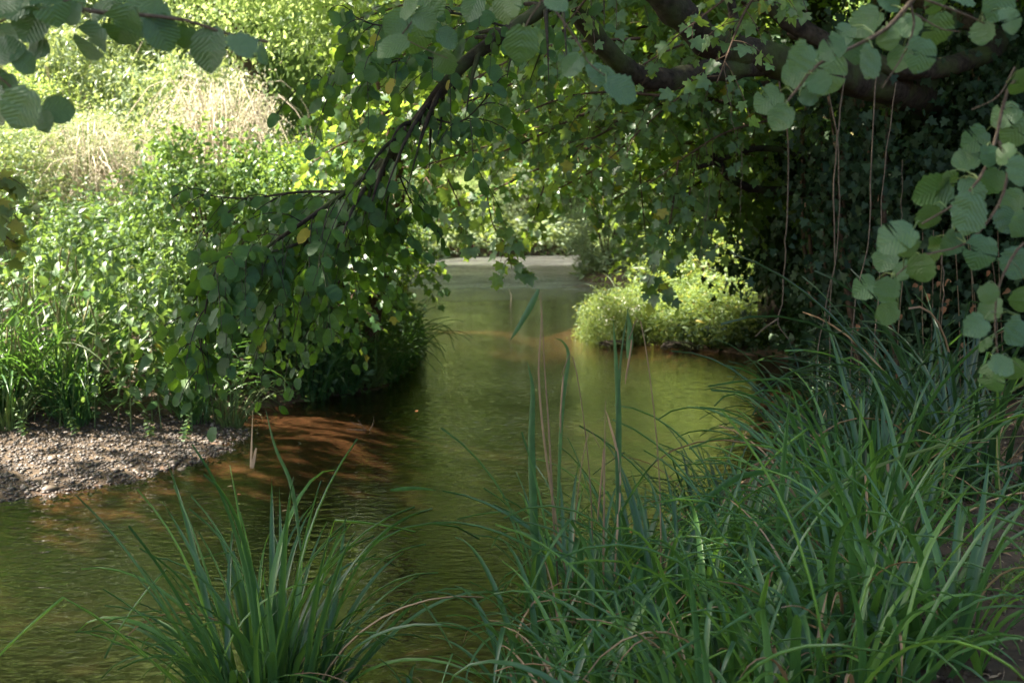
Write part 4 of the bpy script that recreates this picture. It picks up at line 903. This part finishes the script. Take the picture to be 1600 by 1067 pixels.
hazel("hazel_branch", "pale hazel shoot hanging at top left of centre against the dark bough", [([(650, -60), (640, 0), (645, 30), (625, 60), (632, 80)], .003), ([(630, 60), (660, 75), (700, 92)], .002)],
      [(655, 56, 58, 265), (612, 72, 56, 200), (620, 38, 46, 230), (696, 98, 42, 290), (640, 12, 44, 60), (664, 30, 40, 330), (786, 14, 48, 265), (738, 12, 46, 240), (676, 5, 50, 300), (700, 60, 40, 330)], 3.1, sd=4)
hazel("hazel_branch", "upper right hazel branch with tattered leaves in front of the thick limb", [([(1480, -60), (1422, 5), (1385, 45), (1340, 70), (1280, 100), (1245, 140), (1225, 165)], .006), ([(1422, 5), (1428, 40), (1412, 85), (1378, 138)], .003), ([(1430, 22), (1470, 45), (1500, 50)], .002), ([(1420, -10), (1500, 20), (1545, 40)], .003)],
      [(1202, 155, 44, 215), (1220, 184, 46, 235), (1264, 152, 34, 355), (1292, 112, 66, 250), (1245, 115, 56, 205), (1250, 90, 50, 240), (1336, 73, 50, 280), (1388, 60, 40, 275), (1352, 34, 58, 215), (1466, 46, 58, 262), (1535, 52, 42, 265), (1440, 84, 50, 260), (1358, 98, 52, 255), (1390, 4, 40, 330), (1462, 6, 42, 280), (1502, -4, 52, 340), (1560, 6, 56, 260), (1318, 52, 36, 220), (1405, 92, 44, 250), (1300, 75, 46, 200), (1420, 42, 40, 300), (1580, 30, 40, 300), (1280, 130, 38, 300)], 2.5, sd=5)
hazel("hazel_branch", "right edge hazel branch of broad green leaves hanging beside the ivy", [([(1680, 60), (1610, 110), (1575, 140), (1555, 220), (1530, 280), (1490, 320), (1440, 350)], .005), ([(1560, 220), (1575, 260), (1560, 320), (1510, 380), (1440, 400), (1400, 430)], .004), ([(1680, 330), (1620, 370), (1590, 390), (1560, 450), (1555, 510), (1560, 560)], .004), ([(1586, 105), (1560, 150), (1518, 172)], .002)],
      [(1572, 178, 48, 200), (1590, 202, 54, 235), (1598, 130, 50, 250), (1526, 216, 40, 215), (1458, 300, 64, 205), (1545, 244, 34, 280), (1508, 250, 48, 190), (1512, 335, 70, 255), (1550, 284, 46, 240), (1582, 314, 46, 215), (1494, 352, 66, 280), (1402, 368, 60, 200), (1440, 420, 50, 275), (1386, 454, 44, 250), (1386, 488, 42, 200), (1354, 447, 36, 210), (1384, 405, 42, 240), (1412, 424, 40, 215), (1590, 412, 56, 240), (1548, 482, 42, 255), (1526, 508, 32, 215), (1538, 538, 28, 200), (1586, 518, 44, 240), (1566, 572, 46, 330), (1548, 592, 48, 255), (1582, 578, 40, 280), (1462, 392, 48, 275), (1532, 392, 50, 250), (1480, 290, 50, 260), (1520, 300, 52, 300), (1596, 268, 50, 260), (1570, 240, 40, 210), (1596, 350, 40, 250), (1450, 340, 44, 250), (1420, 385, 40, 300), (1486, 380, 40, 250), (1570, 345, 46, 290), (1545, 460, 36, 300), (1600, 470, 46, 250), (1598, 600, 40, 250)], 2.5, sd=6)

# ------------------------------------------------------------------ small things on and in the water
def tangle(px, py, D, s, label):
    o0 = P(px, py, D); o0[2] = .02; t = empty("root_tangle", o0, label, "roots")
    for k in range(16):
        a = np.linspace(0, rnd(3, 6.5), 12)+rnd(0, 6); e1 = norm(rng.normal(0, 1, 3)*[1, .7, .4]); e2 = norm(np.cross(e1, rng.normal(0, 1, 3)))
        p = (np.cos(a)[:, None]*e1*rnd(.5, 1.2)*[1.5, 1, .6]+np.sin(a)[:, None]*e2*rnd(.4, .9)*[1.4, 1, .7])*s; p[:, 2] = np.abs(p[:, 2])*.8+rnd(-.02, .03)
        obj("root", mesh("root", *tube(p+rng.normal(0, s*.05, p.shape), .012*rnd(.6, 1.3), .006, 5, .1), M_bark), t)
tangle(960, 540, 17.6, .16, "left tangle of dark roots at the water's edge under the cress")
tangle(1062, 545, 17.2, .22, "right tangle of dark roots beside the shaded water's edge")
for (px, py, D, l, ang, lab) in ((797, 470, None, .45, 95, "pale upright stick standing in the middle of the river"),):
    b0 = G(px, 474); p = [b0*[1, 1, 0]-[0, 0, .1], b0*[1, 1, 0]+[.03, 0, .16], b0*[1, 1, 0]+[-.03, 0, .34]]
    o = obj("stick", mesh("stick", *tube(smooth_path(np.array(p)-p[0], 6), .02, .008, 6, .1), M_paletw), loc=p[0]); tag(o, lab, "stick")
b0 = G(575, 672); t = empty("drift_twig", b0, "small bleached forked twig stranded in the shallow red water", "twig")
for e in ([(0, 0, -.03), (-.06, 0, .05), (-.10, 0, .11)], [(0, 0, -.03), (.05, 0, .06), (.06, 0, .13)], [(-.06, 0, .05), (-.14, .02, .06), (-.17, 0, .10)], [(-.02, 0, .0), (-.2, -.03, .015)]): obj("twig", mesh("twig", *tube(e, .005, .002, 5), M_twig), t)
# cress with white flowers at the tip of the low right bank, grass and herbs behind it
for k in range(16):
    px = 935+rnd(0, 80); q = G(px, 532+rnd(-8, 4)); q[2] = 0; h = rnd(.25, .6)
    t = empty("cress", q, "white flowered cress at the tip of the low right bank", "cress", "flowering cress on the low right bank")
    o = obj("foliage", CR["h"][0], t); o.scale = (.28, .28, h*.8); o.location = (0, 0, h*.45); o.rotation_euler = (0, 0, rnd(0, 6))
    fl = rng.normal(0, 1, (16, 3))*[.09, .09, .05]+[0, 0, h]; V, T, _ = scatter(L_round, fl, frames(rng.normal(0, 1, (16, 3)), np.tile([0, -.4, 1.], (16, 1))), rnd(.025, .045, 16))
    tag(obj("flowers", mesh("flowers", V, T, M_white), t), kind="stuff")
for (x, y, r_, h, key) in ((2.5, 19.5, .55, .42, "h"), (3.4, 19.0, .8, .7, "h"), (4.1, 19.2, .9, 1.1, "h"), (3.0, 21.2, .7, .65, "h"), (4.0, 21.5, 1.2, 1.7, "h"), (5.0, 20.8, 1.2, 1.8, "h"), (3.7, 23.8, .8, .9, "h"), (4.8, 24, 1.4, 2.2, "h"), (4.2, 26.0, .9, 1.0, "h"), (5.6, 27, 1.5, 2.6, "h"), (3.2, 17.9, .6, .6, "h"), (4.4, 17.6, .7, .7, "h"), (2.1, 18.6, .45, .4, "h"), (2.6, 18.1, .4, .35, "h"), (3.6, 17.5, .5, .45, "h"), (2.0, 20.2, .5, .55, "h"), (2.4, 22, .45, .4, "h"), (3.0, 24.5, .5, .5, "h")):
    shrub("herb_clump", x, y, r_, h, key, "sunlit yellow green herb clump on the low right bank", "herb clumps on the low right bank", cat="herb")
for k in range(22):
    x, y = rnd(1.9, 4.6), rnd(18.2, 24); t = empty("grass_tuft", (x, y, hz(x, y)), "yellow green grass tuft among the herbs on the right bank", "grass", "grass tufts on the low right bank"); s = rnd(.5, 1.0); t.scale = (s, s, s); t.rotation_euler = (0, 0, rnd(0, 6))
    tag(obj("blades", ME_tus[1], t), kind="stuff")
# low weeds with tiny flowers on the bare soil at lower right
for (px, py, D) in ((1500, 930, 4.3), (1580, 960, 4.1), (1540, 975, 4.0)):
    q = P(px, py, D); b0 = np.array([q[0]+.05, q[1], hz(q[0], q[1])]); t = empty("weed", b0, "small branching weed with tiny green flowers on the bare soil", "weed", "small weeds on the bare soil")
    for k in range(5):
        e = np.array([rnd(-.2, .15), rnd(-.1, .1), rnd(.08, .3)]); p = smooth_path([(0, 0, 0), e*[.4, .4, .6], e], 8); st = obj("stem", mesh("stem", *tube(p, .0018, .0008, 4), M_stem), t)
        n = 60; u = rnd(.3, 1, n); pp = np.array([p[int(a*7)] for a in u])+rng.normal(0, .010, (n, 3)); V, T, _ = scatter(L_round, pp, frames(rng.normal(0, 1, (n, 3)), rng.normal(0, 1, (n, 3))), rnd(.005, .013, n)); tag(obj("buds", mesh("buds", V, T, M_herb), st), kind="stuff")
# litter on the soil
n = 5000; x = rnd(-1.5, 3.4, n); y = rnd(3.0, 8, n); m = sdist(x, y) > .05; x, y = x[m], y[m]; k = len(x)
V, T, _ = scatter(lance(.12, 4, .3), np.column_stack([x, y, height(x, y)+.008]), frames(rng.normal(0, 1, (k, 3))*[1, 1, .12], np.tile([0, 0, 1.], (k, 1))+rng.normal(0, .3, (k, 3))), .008+.06*rnd(0, 1, k)**2.5)
tag(obj("leaf_litter", mesh("leaf_litter", V, T, M_dry)), "brown scraps of dead leaves on the bare soil at lower right", kind="stuff")

# a few weeds sprouting from the gravel and leaves adrift on the water
for k, (x, y) in enumerate(((-4.3, 9.9), (-3.9, 10.05), (-3.2, 9.95), (-4.9, 9.7), (-2.9, 9.9), (-4.6, 10.0))):
    nettle(x, y, rnd(.18, .4), "small green weed sprouting from the gravel bar", "weeds sprouting on the gravel bar", name="weed").scale = (.45, .45, .2)
ME_fl = [mesh("floating_leaf", *lance(.3, 5, .05, .1)[:2], m) for m in (M_dry, M_herb, M_dead)]
for k in range(16):
    px, py = rnd(60, 1100), rnd(560, 960); q = G(px, py, .004)
    if float(sdist(q[0], q[1])) > -.1: continue
    o = obj("floating_leaf", ME_fl[k % 3], None, M=Matrix.Translation(q) @ Matrix.Rotation(rnd(0, 6), 4, 'Z') @ Matrix.Diagonal((.045, .045, .045, 1)))
    tag(o, "small fallen leaf adrift on the calm river surface", "leaf", "fallen leaves adrift on the river")

n = 9000; x = rnd(-.3, 3.6, n); y = rnd(3.0, 7.5, n); m = sdist(x, y) > .05; x, y = x[m], y[m]; k = len(x); sz = .003+.014*rnd(0, 1, k)**3
V, T, _ = scatter(stone_tpl(77), np.column_stack([x, y, height(x, y)+sz*.2]), frames(rng.normal(0, 1, (k, 3)), np.tile([0, 0, 1.], (k, 1))), np.column_stack([sz, sz, sz*.7]))
tag(obj("soil_crumbs", mesh("soil_crumbs", V, T, M_soil)), "loose crumbs and clods of brown soil at lower right", kind="stuff")

# labels: members of a small group are told apart by their order across the picture
ORD = "first second third fourth fifth sixth seventh eighth ninth tenth eleventh twelfth thirteenth fourteenth fifteenth sixteenth seventeenth eighteenth".split()
groups = {}
for o in SC.objects:
    if o.parent is None and o.get("group") and o.get("category"): groups.setdefault((o["group"], o["label"]), []).append(o)
for (g, lab), os_ in groups.items():
    if 2 <= len(os_) <= 18 and len(lab.split()) <= 12:
        os_.sort(key=lambda o: o.location.x/max(o.location.y, .5))
        for k, o in enumerate(os_): o["label"] = lab + ", " + ORD[k] + " from the left"
